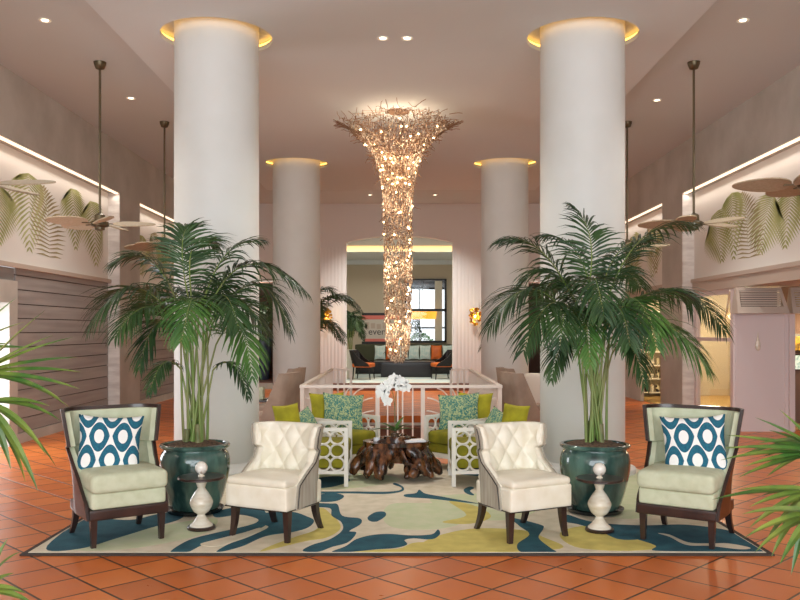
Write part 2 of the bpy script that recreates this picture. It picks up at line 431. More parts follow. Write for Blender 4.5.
# left lower wall: boards on a dark backing, doorway near the camera
b = MB()
for (ya, yb) in ((11.0, 14.48), (15.6, 19.6)):
    b.box(-5.4, -5.075, ya, yb, 0, 2.31, mi=1)
    zz = .14
    while zz < 2.3:
        b.box(-5.075, -5.05, ya, yb, zz, min(zz + .178, 2.31)); zz += .19
b.box(-5.4, -5.075, Y0, 8.6, 0, 2.31, mi=1)
zz = .14
while zz < 2.3: b.box(-5.075, -5.05, Y0, 8.6, zz, min(zz + .178, 2.31)); zz += .19
b.box(-5.4, -5.07, 8.6, 11, 2.1, 2.31, mi=0)
struct(b.build('wall_left', [M['ship'], M['gap']]))
b = MB(); b.box(-5.07, -5.03, 11.0, 14.48, 0, .13); b.box(-5.07, -5.03, 15.6, 19.6, 0, .13); b.box(-5.07, -5.03, Y0, 8.6, 0, .13)
b.box(-4.85, -4.83, 14.5, 15.6, 0, .13)
struct(b.build('baseboard_left', M['wall']))
b = MB()
for (ya, yb, za, zb) in ((10.77, 11.0, 0, 1.85), (8.6, 8.83, 0, 1.85), (8.6, 11.0, 1.85, 2.14)): b.box(-5.4, -5.02, ya, yb, za, zb)
struct(b.build('door_1', M['wall']))
b = MB(); b.box(-5.32, -5.28, 8.83, 8.9, 0, 1.85); b.box(-5.32, -5.28, 10.7, 10.77, 0, 1.85); b.box(-5.32, -5.28, 8.9, 10.7, 0, .1); b.box(-5.32, -5.28, 8.9, 10.7, 1.78, 1.85)
b.box(-5.305, -5.295, 8.9, 10.7, .1, 1.78, mi=1)
struct(b.build('window_1', [M['cream'], M['glass']]))
# right lower wall: shop fronts
b = MB()
b.box(5.05, 5.12, 15.6, 16.35, 0, 2.14); b.box(5.05, 5.12, 17.7, YB, 0, 2.14)
struct(b.build('wall_right', M['wall']))
b = MB(); b.box(4.93, 5.72, 12.4, 12.5, 0, 1.76); struct(b.build('wall_right', M['pink']))
b = MB(); b.box(4.93, 4.96, 12.385, 12.4, 0, 1.76); b.box(5.66, 5.69, 12.385, 12.4, 0, 1.76); b.box(5.72, 5.8, 12.36, 12.5, 0, 1.76)
b.box(4.9, 4.95, 12.4, 12.5, 0, 2.1)
struct(b.build('trim_7', M['pink']))
b = MB()
for (x0, x1) in ((5.4, 12),): b.box(x0, x1, Y0, 12.36, 2.14, 2.2)
b.box(4.86, 12, 12.6, YB, 2.14, 2.2) if False else b.box(5.4, 12, 12.6, YB, 2.3, 2.36)
struct(b.build('ceiling', M['beam']))
b = MB(); b.box(9.2, 9.3, Y0, YB, 0, ZC); struct(b.build('wall_right', M['shopwall']))
b = MB(); b.box(-9, -8.9, 6, 13, 0, 3.2) ; struct(b.build('wall_left', M['wall_white']))
# louvred bulkheads over the shop front
def louver(x0, x1, label):
    t = thing('louvered_awning', label, 'louver panel', ((x0 + x1) / 2, 12.25, 1.74), group='louvered awnings over the shop front')
    w = (x1 - x0) / 2; b = MB()
    zt, zb = .385, 0
    def yy(z): return .08 - (.16 if z < .04 else .16 * (1 - (z / zt)))
    # splayed frame
    A = [(-w + .05, .06, zt), (w - .05, .06, zt), (w, -.12, zb), (-w, -.12, zb)]
    Bq = [(-w + .09, .045, zt - .05), (w - .09, .045, zt - .05), (w - .07, -.07, zb + .1), (-w + .07, -.07, zb + .1)]
    vs = A + Bq; fs = [(0, 1, 5, 4), (1, 2, 6, 5), (2, 3, 7, 6), (3, 0, 4, 7)]
    bk = [(x, .12, z) for x, y, z in A]; o = len(vs); vs += bk
    fs += [(0, o, o + 1, 1), (1, o + 1, o + 2, 2), (2, o + 2, o + 3, 3), (3, o + 3, o, 0)]
    b.add(vs, fs); b.build('frame', M['beam'], t)
    b = MB()
    for i in range(7):
        z = .11 + i * .033; y = -.06 + .1 * (z / zt)
        b.box(-w + .09, w - .09, y, y + .03, z, z + .023)
    b.build('slats', M['beam'], t)
    b = MB(); b.box(-w + .1, w - .1, .08, .1, .05, zt - .04); b.build('backing', M['gap'] if x0 < 5.5 else M['amber'], t)
louver(4.86, 5.62, 'taupe louvered awning panel above the plain lilac shop wall')
louver(5.66, 6.5, 'taupe louvered awning panel above the lit shop doorway at the photo edge')
# side window with frame, beyond it the shop room
b = MB()
for (ya, yb, za, zb) in ((12.5, 12.56, 0, 2.14), (14.36, 14.47, 0, 2.14), (12.56, 14.36, 2.06, 2.14), (12.56, 14.36, 0, .12), (12.56, 14.36, 1.32, 1.38)): b.box(5.05, 5.12, ya, yb, za, zb)
b.box(5.08, 5.09, 12.56, 14.36, .12, 2.06, mi=1)
struct(b.build('window_2', [M['pink'], M['glass']]))
b = MB(); b.bar((5.0, 12.75, 2.1), (5.35, 13.9, 1.62), .03); struct(b.build('trim_8', M['cream']))
b = MB(); b.box(5.13, 9.2, 12.6, 19, 0.001, .02); struct(b.build('floor', M['stone_floor']))
b = MB(); b.box(5.4, 9.2, 19, 19.1, 0, 2.3); b.box(7.4, 7.5, 12.6, 19, 0, 2.3); struct(b.build('wall_back', M['shopwall']))
for (x, y, w, lab) in ((5.6, 18.6, .7, 'tall shelf of small goods inside the shop past the marble pier'), (6.9, 14.6, .9, 'shop shelf of goods behind the glass side window')):
    t = thing('display_shelf', lab, 'shelf', (x, y, .02))
    b = MB(); b.box(-w / 2, -w / 2 + .03, 0, .3, 0, 2.1); b.box(w / 2 - .03, w / 2, 0, .3, 0, 2.1); b.box(-w / 2, w / 2, .28, .3, 0, 2.1); b.build('frame', M['shopwall'], t)
    for i in range(7):
        b = MB(); b.box(-w / 2 + .03, w / 2 - .03, .01, .28, .08 + i * .3, .1 + i * .3); b.build('shelf_board', M['cream'], t)
        if i < 6:
            for k in range(5):
                bb = MB(); q = .5 + .5 * R(); hh = U(.1, .22); cx = -w / 2 + .1 + k * (w - .2) / 4
                bb.lathe([(.03, 0), (.045, hh * .4), (.04, hh * .8), (.02, hh)], 10, c=(x + cx, y + .15), z0=.12 + i * .3)
                tag(bb.build('jar', M['merch'] if k % 2 else M['onyx']), 'small jar on a shelf board of the %s' % ('tall shop shelf past the pier' if x < 6 else 'shop shelf behind the side window'), 'jar', 'jars on the %s shelf' % ('pier' if x < 6 else 'window'))
t = thing('display_counter', 'dark counter inside the shop beside the tall shelf', 'counter', (5.72, 17.6, .02))
b = MB(); b.rbox(0, 0, .42, .3, .4, .84, .01); b.build('body', M['darkwood'], t); b = MB(); b.rbox(0, 0, .86, .34, .44, .04, .01); b.build('top', M['onyx'], t)
# lit shop glimpsed at the photo edge
b = MB(); b.box(6.02, 7.38, 13.3, 13.36, .022, 2.28); struct(b.build('wall_back', M['darkroom']))
t = thing('wall_picture', 'glowing amber picture on the dark shop wall at the right edge', 'picture', (6.3, 13.27, 1.29))
b = MB(); b.box(-.25, .25, 0, .03, -.15, .15); b.build('frame', M['darkwood'], t); b = MB(); b.box(-.22, .22, -.01, 0, -.11, .11); b.build('picture', M['amber'], t)
t = thing('wall_picture', 'lit green and white picture below the amber one on the dark shop wall', 'picture', (6.3, 13.27, .99))
b = MB(); b.box(-.25, .25, 0, .03, -.13, .13); b.build('frame', M['darkwood'], t); b = MB(); b.box(-.22, .22, -.01, 0, -.11, .11); b.build('picture', M['screen'], t)
lamp('POINT', 'shop_lamp', (6.4, 12.95, 1.5), 12, (1, .78, .45), shadow_soft_size=.15)
lamp('POINT', 'shop_lamp', (6.4, 17.4, 1.9), 70, (1, .86, .6), shadow_soft_size=.2)
lamp('POINT', 'shop_lamp', (5.9, 14.6, 1.95), 45, (1, .86, .6), shadow_soft_size=.2)
t = thing('drop_sconce', 'pale teardrop ornament on the plain lilac shop wall', 'wall ornament', (5.26, 12.4, 1.27))
b = MB(); b.lathe([(.002, .2), (.012, .12), (.035, .03), (.04, -.02), (.028, -.06), (.002, -.08)], 16, mtx=Matrix.Diagonal((1, .5, 1, 1))); b.build('glass_drop', M['onyx'], t, smooth=50, loc=(0, -.022, 0))
b = MB(); b.box(-.012, .012, -.02, 0, -.02, .02); b.build('mount', M['bronze'], t)

# far room beyond the portal (raised floor)
ZF = .15
b = MB(); b.box(-9, 9, YB, 27.3, -.1, ZF); struct(b.build('floor', M['carpet']))
b = MB(); b.box(-1.9, 1.82, 20.75, YB, 0, .075); b.box(-1.9, 1.82, 21.1, YB, .075, ZF); struct(b.build('trim_9', M['step']))
b = MB(); b.box(-9, 9, YB + .28, 24, 4.25, 4.35); b.box(-9, 9, 24, 27.3, 3.73, 3.83); b.box(-9, 9, 24, 24.1, 3.83, 4.35); b.box(-9, 9, 26.9, 27, 3.6, 3.73); struct(b.build('ceiling', M['ceil_mid']))
b = MB(); b.box(-3.5, 3.5, 23.96, 23.995, 3.75, 3.9); tag(b.build('cove_light', M['ledwarm']), 'warm lit ceiling band in the far room seen through the portal', 'cove light')
lamp('AREA', 'far_room_glow', (0, 23.2, 3.9), 85, (1, .93, .84), (0, 0, 0), shape='RECTANGLE', size=5, size_y=.5)
lamp('POINT', 'passage_fill', (-3.7, 22.2, 2.5), 22, (1, .9, .8), shadow_soft_size=.1)  # added fill so the plant in the passage reads, no fixture here
lamp('POINT', 'passage_fill', (3.7, 22.2, 2.5), 14, (1, .9, .8), shadow_soft_size=.1)  # same added fill for the right passage
WX0, WX1, WZ0, WZ1 = .12, 1.46, 1.1, 3.14
b = MB()
b.box(-9, WX0, 27, 27.15, ZF, 3.73); b.box(WX1, 9, 27, 27.15, ZF, 3.73); b.box(WX0, WX1, 27, 27.15, ZF, WZ0); b.box(WX0, WX1, 27, 27.15, WZ1, 3.73)
b.box(-2.95, -2.85, YB + .28, 27, ZF, 4.3); b.box(2.75, 2.85, YB + .28, 27, ZF, 4.3)
struct(b.build('wall_back', M['greywall']))
b = MB()
fw = .06
for (xa, xb, za, zb) in ((WX0, WX0 + fw, WZ0, WZ1), (WX1 - fw, WX1, WZ0, WZ1), (WX0, WX1, WZ0, WZ0 + fw), (WX0, WX1, WZ1 - fw, WZ1), (WX0, WX1, 2.1, 2.18)): b.box(xa, xb, 26.9, 27.1, za, zb)
b.box(WX0, WX1, 27.0, 27.01, WZ0, WZ1, mi=1)
struct(b.build('window_3', [M['blackframe'], M['glass']]))
# what stands behind that window: a bright conservatory
b = MB(); b.box(-3, 5, 27.2, 31.2, ZF - .1, ZF); b.box(-3, 5, 27.2, 31.2, 3.6, 3.7); struct(b.build('floor', M['concrete']))
b = MB()
for x in (.05, .68, 1.28, 1.9): b.box(x - .03, x + .03, 31, 31.08, ZF, 3.0)
for z in (ZF, 1.55, 2.2, 3.0): b.box(-3, 5, 31, 31.08, z, z + .07)
b.box(-3, 5, 31, 31.1, 3.0, 3.6)
struct(b.build('window_4', M['blackframe']))
b = MB(); b.box(1.18, 1.42, 29, 29.3, ZF, 3.6); struct(b.build('trim_10', M['greywall']))
t = thing('drum_pendant', 'amber drum pendant lamp seen through the black framed window', 'pendant lamp', (.75, 29, 2.05))
b = MB(); b.lathe([(.45, -.17), (.5, .14)], 32, capb=False, capt=False); b.build('shade', M['yellowshade'], t); b = MB(); b.tube([(0, 0, 0), (0, 0, 1.55)], .01); b.bar((-.48, 0, 0), (.48, 0, 0), .01); b.build('cord', M['black'], t)
def shrub(name, label, cat, loc, prof, n, sz, m_):
    t = thing(name, label, cat, loc); b = MB()
    for i in range(n):
        k = R() * (len(prof) - 1); i0 = int(k); q = k - i0
        r = prof[i0][0] * (1 - q) + prof[min(i0 + 1, len(prof) - 1)][0] * q; z = prof[i0][1] * (1 - q) + prof[min(i0 + 1, len(prof) - 1)][1] * q
        a = U(0, 2 * pi); r *= sqrt(U(.5, 1)); c = Vector((r * cos(a), r * sin(a), z))
        d = Vector((cos(a), sin(a), U(-.3, .9))).normalized() * sz; w_ = d.cross(Vector((U(-1, 1), U(-1, 1), 1))).normalized() * sz * .4
        b.add([c, c + d * .5 + w_, c + d, c + d * .5 - w_], [(0, 1, 2, 3)])
    b.build('foliage', m_, t); b = MB(); b.lathe([(.12, 0), (.15, .25)], 16); b.build('pot', M['bluepot'], t); b = MB(); b.tube([(0, 0, .2), (0, 0, prof[-1][1])], .015); b.build('stem', M['cane'], t)
    return t
shrub('cypress_shrub', 'dark clipped column shrub seen through the black framed window', 'shrub', (.5, 29.6, ZF), [(.12, .25), (.2, .7), (.2, 1.3), (.05, 1.75)], 900, .07, M['hedge'])
for i, x in enumerate((-1.1, .75, 2.4)):
    shrub('hedge_shrub', 'low green bush outside behind the far window grid', 'bush', (x, 32, ZF), [(.4, .2), (.55, .6), (.4, 1.0), (.1, 1.2)], 700, .1, M['leaf_b'])['group'] = 'bushes beyond the far window'
b = MB(); b.box(-4, 6, 31.3, 34, ZF - .12, ZF); struct(b.build('ground', M['concrete']))
# poster on far wall
t = thing('event_poster', 'pale poster with coral and black bands and dark lettering on far wall', 'poster', (-.66, 26.99, 1.55))
b = MB(); b.box(-.6, .6, -.02, 0, -.5, .5); b.build('board', M['poster_w'], t)
b = MB(); b.box(-.6, .2, -.028, -.02, .42, .5); b.build('black_band', M['ink'], t)
b = MB(); b.box(-.6, .6, -.028, -.02, -.5, -.42); b.build('black_band', M['ink'], t)
b = MB(); b.box(-.6, .6, -.026, -.02, .29, .42); b.build('coral_band', M['poster_p'], t)
b = MB(); b.box(-.5, .6, -.026, -.02, -.42, -.33); b.build('coral_band', M['poster_p'], t)
def text(s, size, m_, parent, loc, rot=(pi / 2, 0, 0)):
    cu = bpy.data.curves.new('lettering', 'FONT'); cu.body = s; cu.size = size; cu.extrude = .003; cu.align_x = 'CENTER'; cu.materials.append(m_)
    tmp = bpy.data.objects.new('tmp', cu); COL.objects.link(tmp); bpy.context.view_layer.update()
    me = bpy.data.meshes.new_from_object(tmp); bpy.data.objects.remove(tmp)
    o = bpy.data.objects.new('lettering', me); COL.objects.link(o); o.parent = parent; o.location = loc; o.rotation_euler = rot
    return o
text('events', .3, M['ink'], t, (0, -.026, -.2))
b = MB(); b.box(-.5, -.42, -.024, -.02, .0, .16)
for i in range(6): b.box(-.5 + i * .19, -.36 + i * .19, -.024, -.02, -.02 + .02 * (i % 2), .2 - .03 * (i % 3))
b.build('pale_figures', M['beam'], t)

# stairwell
b = MB(); pb = -1.5
b.box(-PX - .1, -PX, PY0, PY1, pb, -.12); b.box(PX, PX + .1, PY0, PY1, pb, -.12); b.box(-PX - .1, PX + .1, PY0 - .1, PY0, pb, -.12); b.box(-PX - .1, PX + .1, PY1, PY1 + .1, pb, -.12)
struct(b.build('wall_front', M['wall']))
b = MB()
for i in range(8): b.box(-PX, PX, PY1 - .29 * (i + 1), PY1 - .29 * i, pb, -.17 * (i + 1))
b.box(-PX, PX, PY0, PY1 - .29 * 8, pb - .1, pb)
struct(b.build('floor', M['step']))

# dark side passages
for sx in (-1, 1):
    b = MB(); xa, xb = sorted((sx * 2.98, sx * 4.4))
    b.box(xa, xb, 24.6, 24.7, ZF, 3); b.box(xa, xb, YB + .28, 24.6, 2.76, 2.8); b.box(xb - .05, xb, YB + .28, 24.6, ZF, 2.76) ; b.box(xa, xa + .05, YB + .28, 24.6, ZF, 2.76)
    b.box(xa, xb, YB, 24.6, ZF, ZF + .012)
    struct(b.build('wall_back', M['darkroom']))

# ------------------------------------------------------------------ columns
def column(x, y, label):
    t = thing('column', label, 'column', (x, y, 0), group='round white columns')
    b = MB(); b.lathe([(.445, .14), (.44, .3), (.44, ZC - .002)], 72, capb=False, capt=False); b.build('shaft', M['column'], t, smooth=40)
    b = MB(); b.lathe([(.545, 0), (.55, .01), (.55, .055), (.545, .065), (.52, .072), (.49, .085), (.465, .11), (.45, .14)], 72, capt=False); b.build('plinth', M['column'], t, smooth=50)
    b = MB(); b.tube([(cos(a) * .63, sin(a) * .63, ZP + .085) for a in [2 * pi * i / 48 for i in range(48)]], .012, 6, closed=True); b.build('light_ring', M['ledring'], t)
    return t
column(*CN[0], 'large round white column behind the left potted palm with glowing ceiling ring')
column(*CN[1], 'large round white column behind the right potted palm with glowing ceiling ring')
column(*CB[0], 'farther round white column on the left, beyond the stair railing')
column(*CB[1], 'farther round white column on the right, beyond the stair railing')

# ------------------------------------------------------------------ downlights
def downlight(x, y, z, label, e):
    t = thing('downlight', label, 'ceiling light', (x, y, z), group='recessed ceiling downlights')
    b = MB(); b.lathe([(.036, -.001), (.055, -.004), (.06, -.01), (.065, 0)], 24, capb=False, capt=False); b.build('trim', M['cream'], t)
    b = MB(); b.lathe([(.036, -.006), (.001, -.006)], 20, capb=False); b.build('lens', M['down'], t)
    lamp('SPOT', 'downlight_beam', (x, y, z - .03), e, (1, .96, .9), spot_size=radians(110), spot_blend=.8, shadow_soft_size=.06)
for (px, py, lab) in ((45, 20, 'ceiling downlight on the left side nearest the camera'), (131, 98, 'ceiling downlight on the left between the two fan rods'), (743, 20, 'ceiling downlight on the right side nearest the camera'), (657, 100, 'ceiling downlight on the right between the two fan rods')):
    D = (ZC - H) * F / (HY - py); downlight((px - CX) * D / F, D, ZC, lab, 120)
for (px, py, lab) in ((383, 38, 'left one of two close ceiling downlights on the central ceiling panel'), (407, 38, 'right one of two close ceiling downlights on the central ceiling panel')):
    D = (ZP - H) * F / (HY - py); downlight((px - CX) * D / F, D, ZP, lab, 90)
for (px, lab) in ((370, 'small downlight in the far ceiling strip left of the chandelier'), (435, 'small downlight in the far ceiling strip right of the chandelier')):
    D = 20.0; downlight((px - CX) * D / F, D, ZC, lab, 340)

# ------------------------------------------------------------------ rug
def rp(px, py): return G(px, py)
X0, X1, YA, YE = -2.53, 2.48, 5.57, 9.35
def rug_outline(off):
    x0, x1, ya, ye = X0 + off, X1 - off, YA + off, YE - off
    rb = .58 + off; out = [(x0, ya), (x1, ya), (x1, ye)]
    for (cx, cy) in (CN[1], CN[0]):
        h = sqrt(rb * rb - (ye - cy) ** 2); a1 = math.atan2(ye - cy, h); a0 = a1
        a2 = pi - a1
        out += [(cx + rb * cos(t), cy + rb * sin(t)) for t in [a1 - (a1 - (a2 - 2 * pi)) * i / 24 for i in range(25)]]
    out.append((x0, ye))
    return out
b = MB(); b.slab([rug_outline(0)], .001, .012, mi=4); b.slab([rug_outline(.04)], .002, .015, mi=0)
def patch(pts, mi, z, k=5):
    pts = catmull([rp(*q) for q in pts], k)
    pts = [(max(X0 + .05, min(X1 - .05, x)), max(YA + .05, min(YE - .1, y))) for x, y in pts]
    b.slab([pts], .013, z, mi=mi)
def Z(x0, y0, s, pts): return [(x0 + x / s, y0 + y / s) for x, y in pts]
A = lambda pts: Z(260, 440, 2.857, pts)
Bz = lambda pts: Z(160, 360, 3, pts)
Cz = lambda pts: Z(440, 360, 3, pts)
Dz = lambda pts: Z(600, 380, 2.725, pts)
# pale green and citron fields, then teal
patch(A([(370, 190), (440, 185), (560, 190), (600, 215), (560, 250), (470, 262), (380, 255), (350, 225)]), 3, .0158)
patch([(60, 549), (110, 538), (160, 528), (215, 520), (205, 535), (150, 548), (95, 553)], 3, .0158)
patch([(600, 480), (660, 476), (680, 500), (640, 520), (600, 512)], 3, .0158)
patch([(300, 478), (370, 475), (400, 482), (350, 490), (300, 490)], 3, .0158)
patch([(430, 500), (500, 495), (540, 505), (520, 520), (470, 520)], 3, .0157)
patch([(702, 515), (722, 516), (735, 527), (708, 524)], 3, .0158)
patch(A([(155, 205), (180, 200), (200, 215), (225, 240), (228, 262), (190, 285), (130, 295), (60, 312), (0, 325), (40, 305), (110, 280), (160, 262), (175, 235)]), 2, .0162)
patch(A([(265, 328), (330, 320), (400, 316), (440, 300), (520, 296), (600, 275), (680, 270), (740, 290), (700, 310), (735, 328), (500, 331), (380, 331)]), 2, .0162)
patch([(430, 541), (470, 531), (520, 532), (545, 540), (560, 551), (470, 553), (420, 553)], 2, .0163)
patch(A([(0, 135), (90, 128), (160, 135), (140, 150), (60, 150)]), 2, .0162)
patch(A([(540, 180), (620, 195), (660, 225), (600, 245), (520, 240), (590, 220)]), 2, .0161)
patch([(575, 549), (560, 535), (590, 528), (640, 540), (660, 550), (620, 553)], 2, .0162)
T = []
T.append(A([(150, 186), (200, 187), (222, 190), (235, 222), (285, 230), (287, 246), (255, 266), (275, 271), (252, 298), (205, 312), (165, 326), (122, 323), (150, 306), (200, 290), (235, 264), (232, 240), (205, 222), (200, 200), (150, 196)]))
T.append(A([(205, 327), (245, 310), (275, 290), (320, 278), (370, 275), (430, 279), (490, 276), (508, 262), (514, 275), (492, 290), (440, 287), (413, 292), (420, 305), (385, 315), (330, 319), (260, 326)]))
T.append(A([(308, 226), (330, 212), (355, 211), (359, 222), (335, 238), (314, 237)]))
T.append(A([(150, 153), (250, 152), (350, 153), (398, 149), (403, 140), (380, 131), (388, 128), (410, 140), (404, 152), (352, 159), (250, 157), (150, 158)]))
T.append(A([(413, 161), (445, 157), (455, 147), (472, 158), (520, 167), (545, 172), (625, 187), (560, 181), (480, 172), (420, 168)]))
T.append(A([(583, 145), (600, 138), (612, 142), (600, 150), (612, 162), (600, 162), (585, 154)]))
T.append(Bz([(300, 470), (345, 462), (400, 462), (440, 475), (462, 488), (445, 508), (400, 522), (340, 530), (300, 541), (245, 566), (170, 584), (205, 560), (265, 538), (325, 508), (300, 495)]))
T.append(Bz([(30, 584), (85, 548), (160, 527), (235, 510), (285, 496), (292, 482), (240, 470), (170, 478), (165, 462), (230, 448), (300, 452), (320, 470), (318, 500), (270, 522), (190, 540), (130, 560), (80, 584)]))
T.append(Bz([(468, 412), (520, 405), (552, 413), (530, 428), (480, 430)]))
T.append([(46, 551), (72, 528), (90, 520), (130, 522), (158, 516), (185, 512), (180, 521), (150, 530), (118, 540), (80, 551)])
T.append([(318, 480), (340, 478), (350, 482), (335, 488), (318, 489)])
T.append(Cz([(215, 480), (300, 500), (310, 512), (296, 540), (330, 570), (345, 585), (250, 585), (232, 560), (268, 530), (240, 505)]))
T.append(Cz([(378, 470), (440, 488), (520, 500), (620, 512), (620, 540), (540, 545), (480, 520), (420, 500), (375, 490)]))
T.append(Dz([(0, 398), (60, 400), (130, 402), (230, 400), (330, 412), (410, 432), (472, 468), (460, 473), (300, 473), (150, 471), (152, 458), (100, 440), (40, 425), (0, 416)]))
T.append([(455, 468), (500, 470), (520, 474), (490, 478), (450, 474)])
T.append([(640, 476), (668, 486), (690, 500), (672, 498), (648, 486)])
for i, q in enumerate(T): patch(q, 1, .0168 + i * .00002, 6)
patch(Dz([(158, 424), (190, 428), (240, 449), (300, 452), (350, 452), (410, 464), (380, 468), (300, 459), (235, 456), (190, 434)]), 0, .0176)
patch(Bz([(120, 560), (170, 545), (250, 525), (300, 510), (290, 525), (240, 545), (170, 566)]), 0, .0176)
o = b.build('rug', RUG); tag(o, 'large rug with teal, citron and cream swirls under the seating group', 'rug')

# ------------------------------------------------------------------ shell-back chairs
def pw(tab, z):
    if z <= tab[0][0]: return tab[0][1]
    for (a, va), (c, vc) in zip(tab, tab[1:]):
        if z <= c: return va + (vc - va) * (z - a) / (c - a)
    return tab[-1][1]
def shell(b, W, YBK, L, zs, t_out, t_in, rc=.13, m=48, tuft=0, lshr=0, topf=None, sm=1.0):
    rows = []
    for z in zs:
        w, yb, l = pw(W, z), pw(YBK, z), pw(L, z) - lshr
        r = min(rc, l * .98, w * .9); row = []
        for j in range(m + 1):
            s_ = -1 + 2 * j / m; a_ = abs(s_); sg = -1 if s_ < 0 else 1
            if a_ > .62: q = (a_ - .62) / .38; p = Vector((w, yb - r - (l - r) * q)); nn = Vector((1, 0))
            elif a_ > .36: q = (a_ - .36) / .26 * pi / 2; p = Vector((w - r + r * sin(q), yb - r + r * cos(q))); nn = Vector((sin(q), cos(q)))
            else: q = a_ / .36; p = Vector(((w - r) * q, yb)); nn = Vector((0, 1))
            row.append((Vector((p.x * sg, p.y)), Vector((nn.x * sg, nn.y)), s_))
        rows.append((z, row))
    vs, fs = [], []; n = len(rows); z0, z1 = zs[0], zs[-1]
    for side in (1, -1):
        for z, row in rows:
            for p, nn, s_ in row:
                t = t_out if side > 0 else -t_in
                if side < 0 and tuft:
                    uu, vv = s_ * 5.5, (z - z0) / .105
                    d = (abs(sin(pi * (uu + vv) / 2)) * abs(sin(pi * (uu - vv) / 2))) ** .55
                    fade = min(1, (z1 - z) / .05) * min(1, (1 - abs(s_)) / .08)
                    t -= tuft * d * max(0, fade) - tuft * .3
                q = p + nn * t; zz = z
                if topf: zz = z + topf(s_) * max(0, (z - z0) / (z1 - z0)) ** 4
                vs.append((q.x, q.y, zz))
    K = m + 1; O = n * K
    for i in range(n - 1):
        for j in range(m):
            a = i * K + j
            fs.append((a, a + 1, a + K + 1, a + K)); fs.append((O + a, O + a + K, O + a + K + 1, O + a + 1))
    for j in range(m):
        fs.append((j, O + j, O + j + 1, j + 1)); a = (n - 1) * K + j; fs.append((a, a + 1, O + a + 1, O + a))
    for i in range(n - 1):
        a = i * K; fs.append((a, a + K, O + a + K, O + a)); a = i * K + m; fs.append((a, O + a, O + a + K, a + K))
    b.add(vs, fs)
def levels(tab, n):
    zs = [tab[0] + (tab[1] - tab[0]) * i / n for i in range(n + 1)]
    return zs
def leg_mesh(x, y, top, w, dx=0, dy=0, bend=0, w2=None):
    b = MB(); pts = []; n = 5; w2 = w2 or w * .7
    vs, fs = [], []
    for i in range(n + 1):
        t = i / n; q = t * t; ww = w + (w2 - w) * t
        c = Vector((x + dx * (q if bend else t), y + dy * (q if bend else t), top * (1 - t)))
        vs += [c + Vector((a * ww / 2, c_ * ww / 2, 0)) for a, c_ in ((-1, -1), (1, -1), (1, 1), (-1, 1))]
        if i:
            o = 4 * (i - 1)
            for k in range(4): k2 = (k + 1) % 4; fs.append((o + k, o + 4 + k, o + 4 + k2, o + k2))
    fs += [(0, 1, 2, 3), tuple(4 * n + k for k in (3, 2, 1, 0))]
    b.add(vs, fs); return b
ZR = .0175
def wing_chair(label, loc, rz):
    t = thing('wingback_chair', label, 'armchair', loc, rz, 'sage wingback chairs')
    for x, y, dx, dy, bd in ((-.235, -.235, 0, 0, 0), (.235, -.235, 0, 0, 0), (-.235, .22, -.01, .09, 1), (.235, .22, .01, .09, 1)):
        leg_mesh(x, y, .2, .046, dx, dy, bd).build('leg', M['darkwood'], t)
    b = MB(); b.rbox(0, -.01, .225, .54, .54, .075, .008, n=6); b.build('base_rail', M['darkwood'], t, smooth=40)
    b = MB(); b.rbox(0, -.02, .318, .515, .52, .115, .02, n=10); b.build('seat_base', M['green_fab'], t, smooth=50)
    b = MB(); b.rbox(0, -.04, .435, .53, .55, .13, .04, puff=.022, n=14); b.build('seat_cushion', M['green_fab'], t, smooth=60)
    W = [(.19, .272), (.45, .285), (.92, .35)]; YK = [(.19, .24), (.45, .25), (.92, .31)]
    L = [(.19, .5), (.3, .46), (.42, .32), (.55, .2), (.645, .13), (.655, .18), (.92, .18)]
    zs = sorted(set([.19 + i * .03 for i in range(25)] + [.645, .655, .92])); zs = [z for z in zs if z <= .92]
    b = MB(); shell(b, W, YK, L, zs, .012, .012, rc=.19); b.build('back_frame', M['darkwood'], t, smooth=40)
    zs2 = [z for z in zs if .3 <= z < .895] + [.895]
    b = MB(); shell(b, W, YK, L, zs2, -.011, .05, lshr=.022, rc=.19); b.build('backrest', M['green_fab'], t, smooth=45)
    return t
A_WC = wing_chair('sage wingback chair with ogee pillow left of the dark green planter', (-2.035, 6.04, ZR), radians(35))
B_WC = copy_tree(A_WC, (2.045, 6.02, ZR), radians(-34), 'sage wingback chair with ogee pillow near the right edge of the rug')

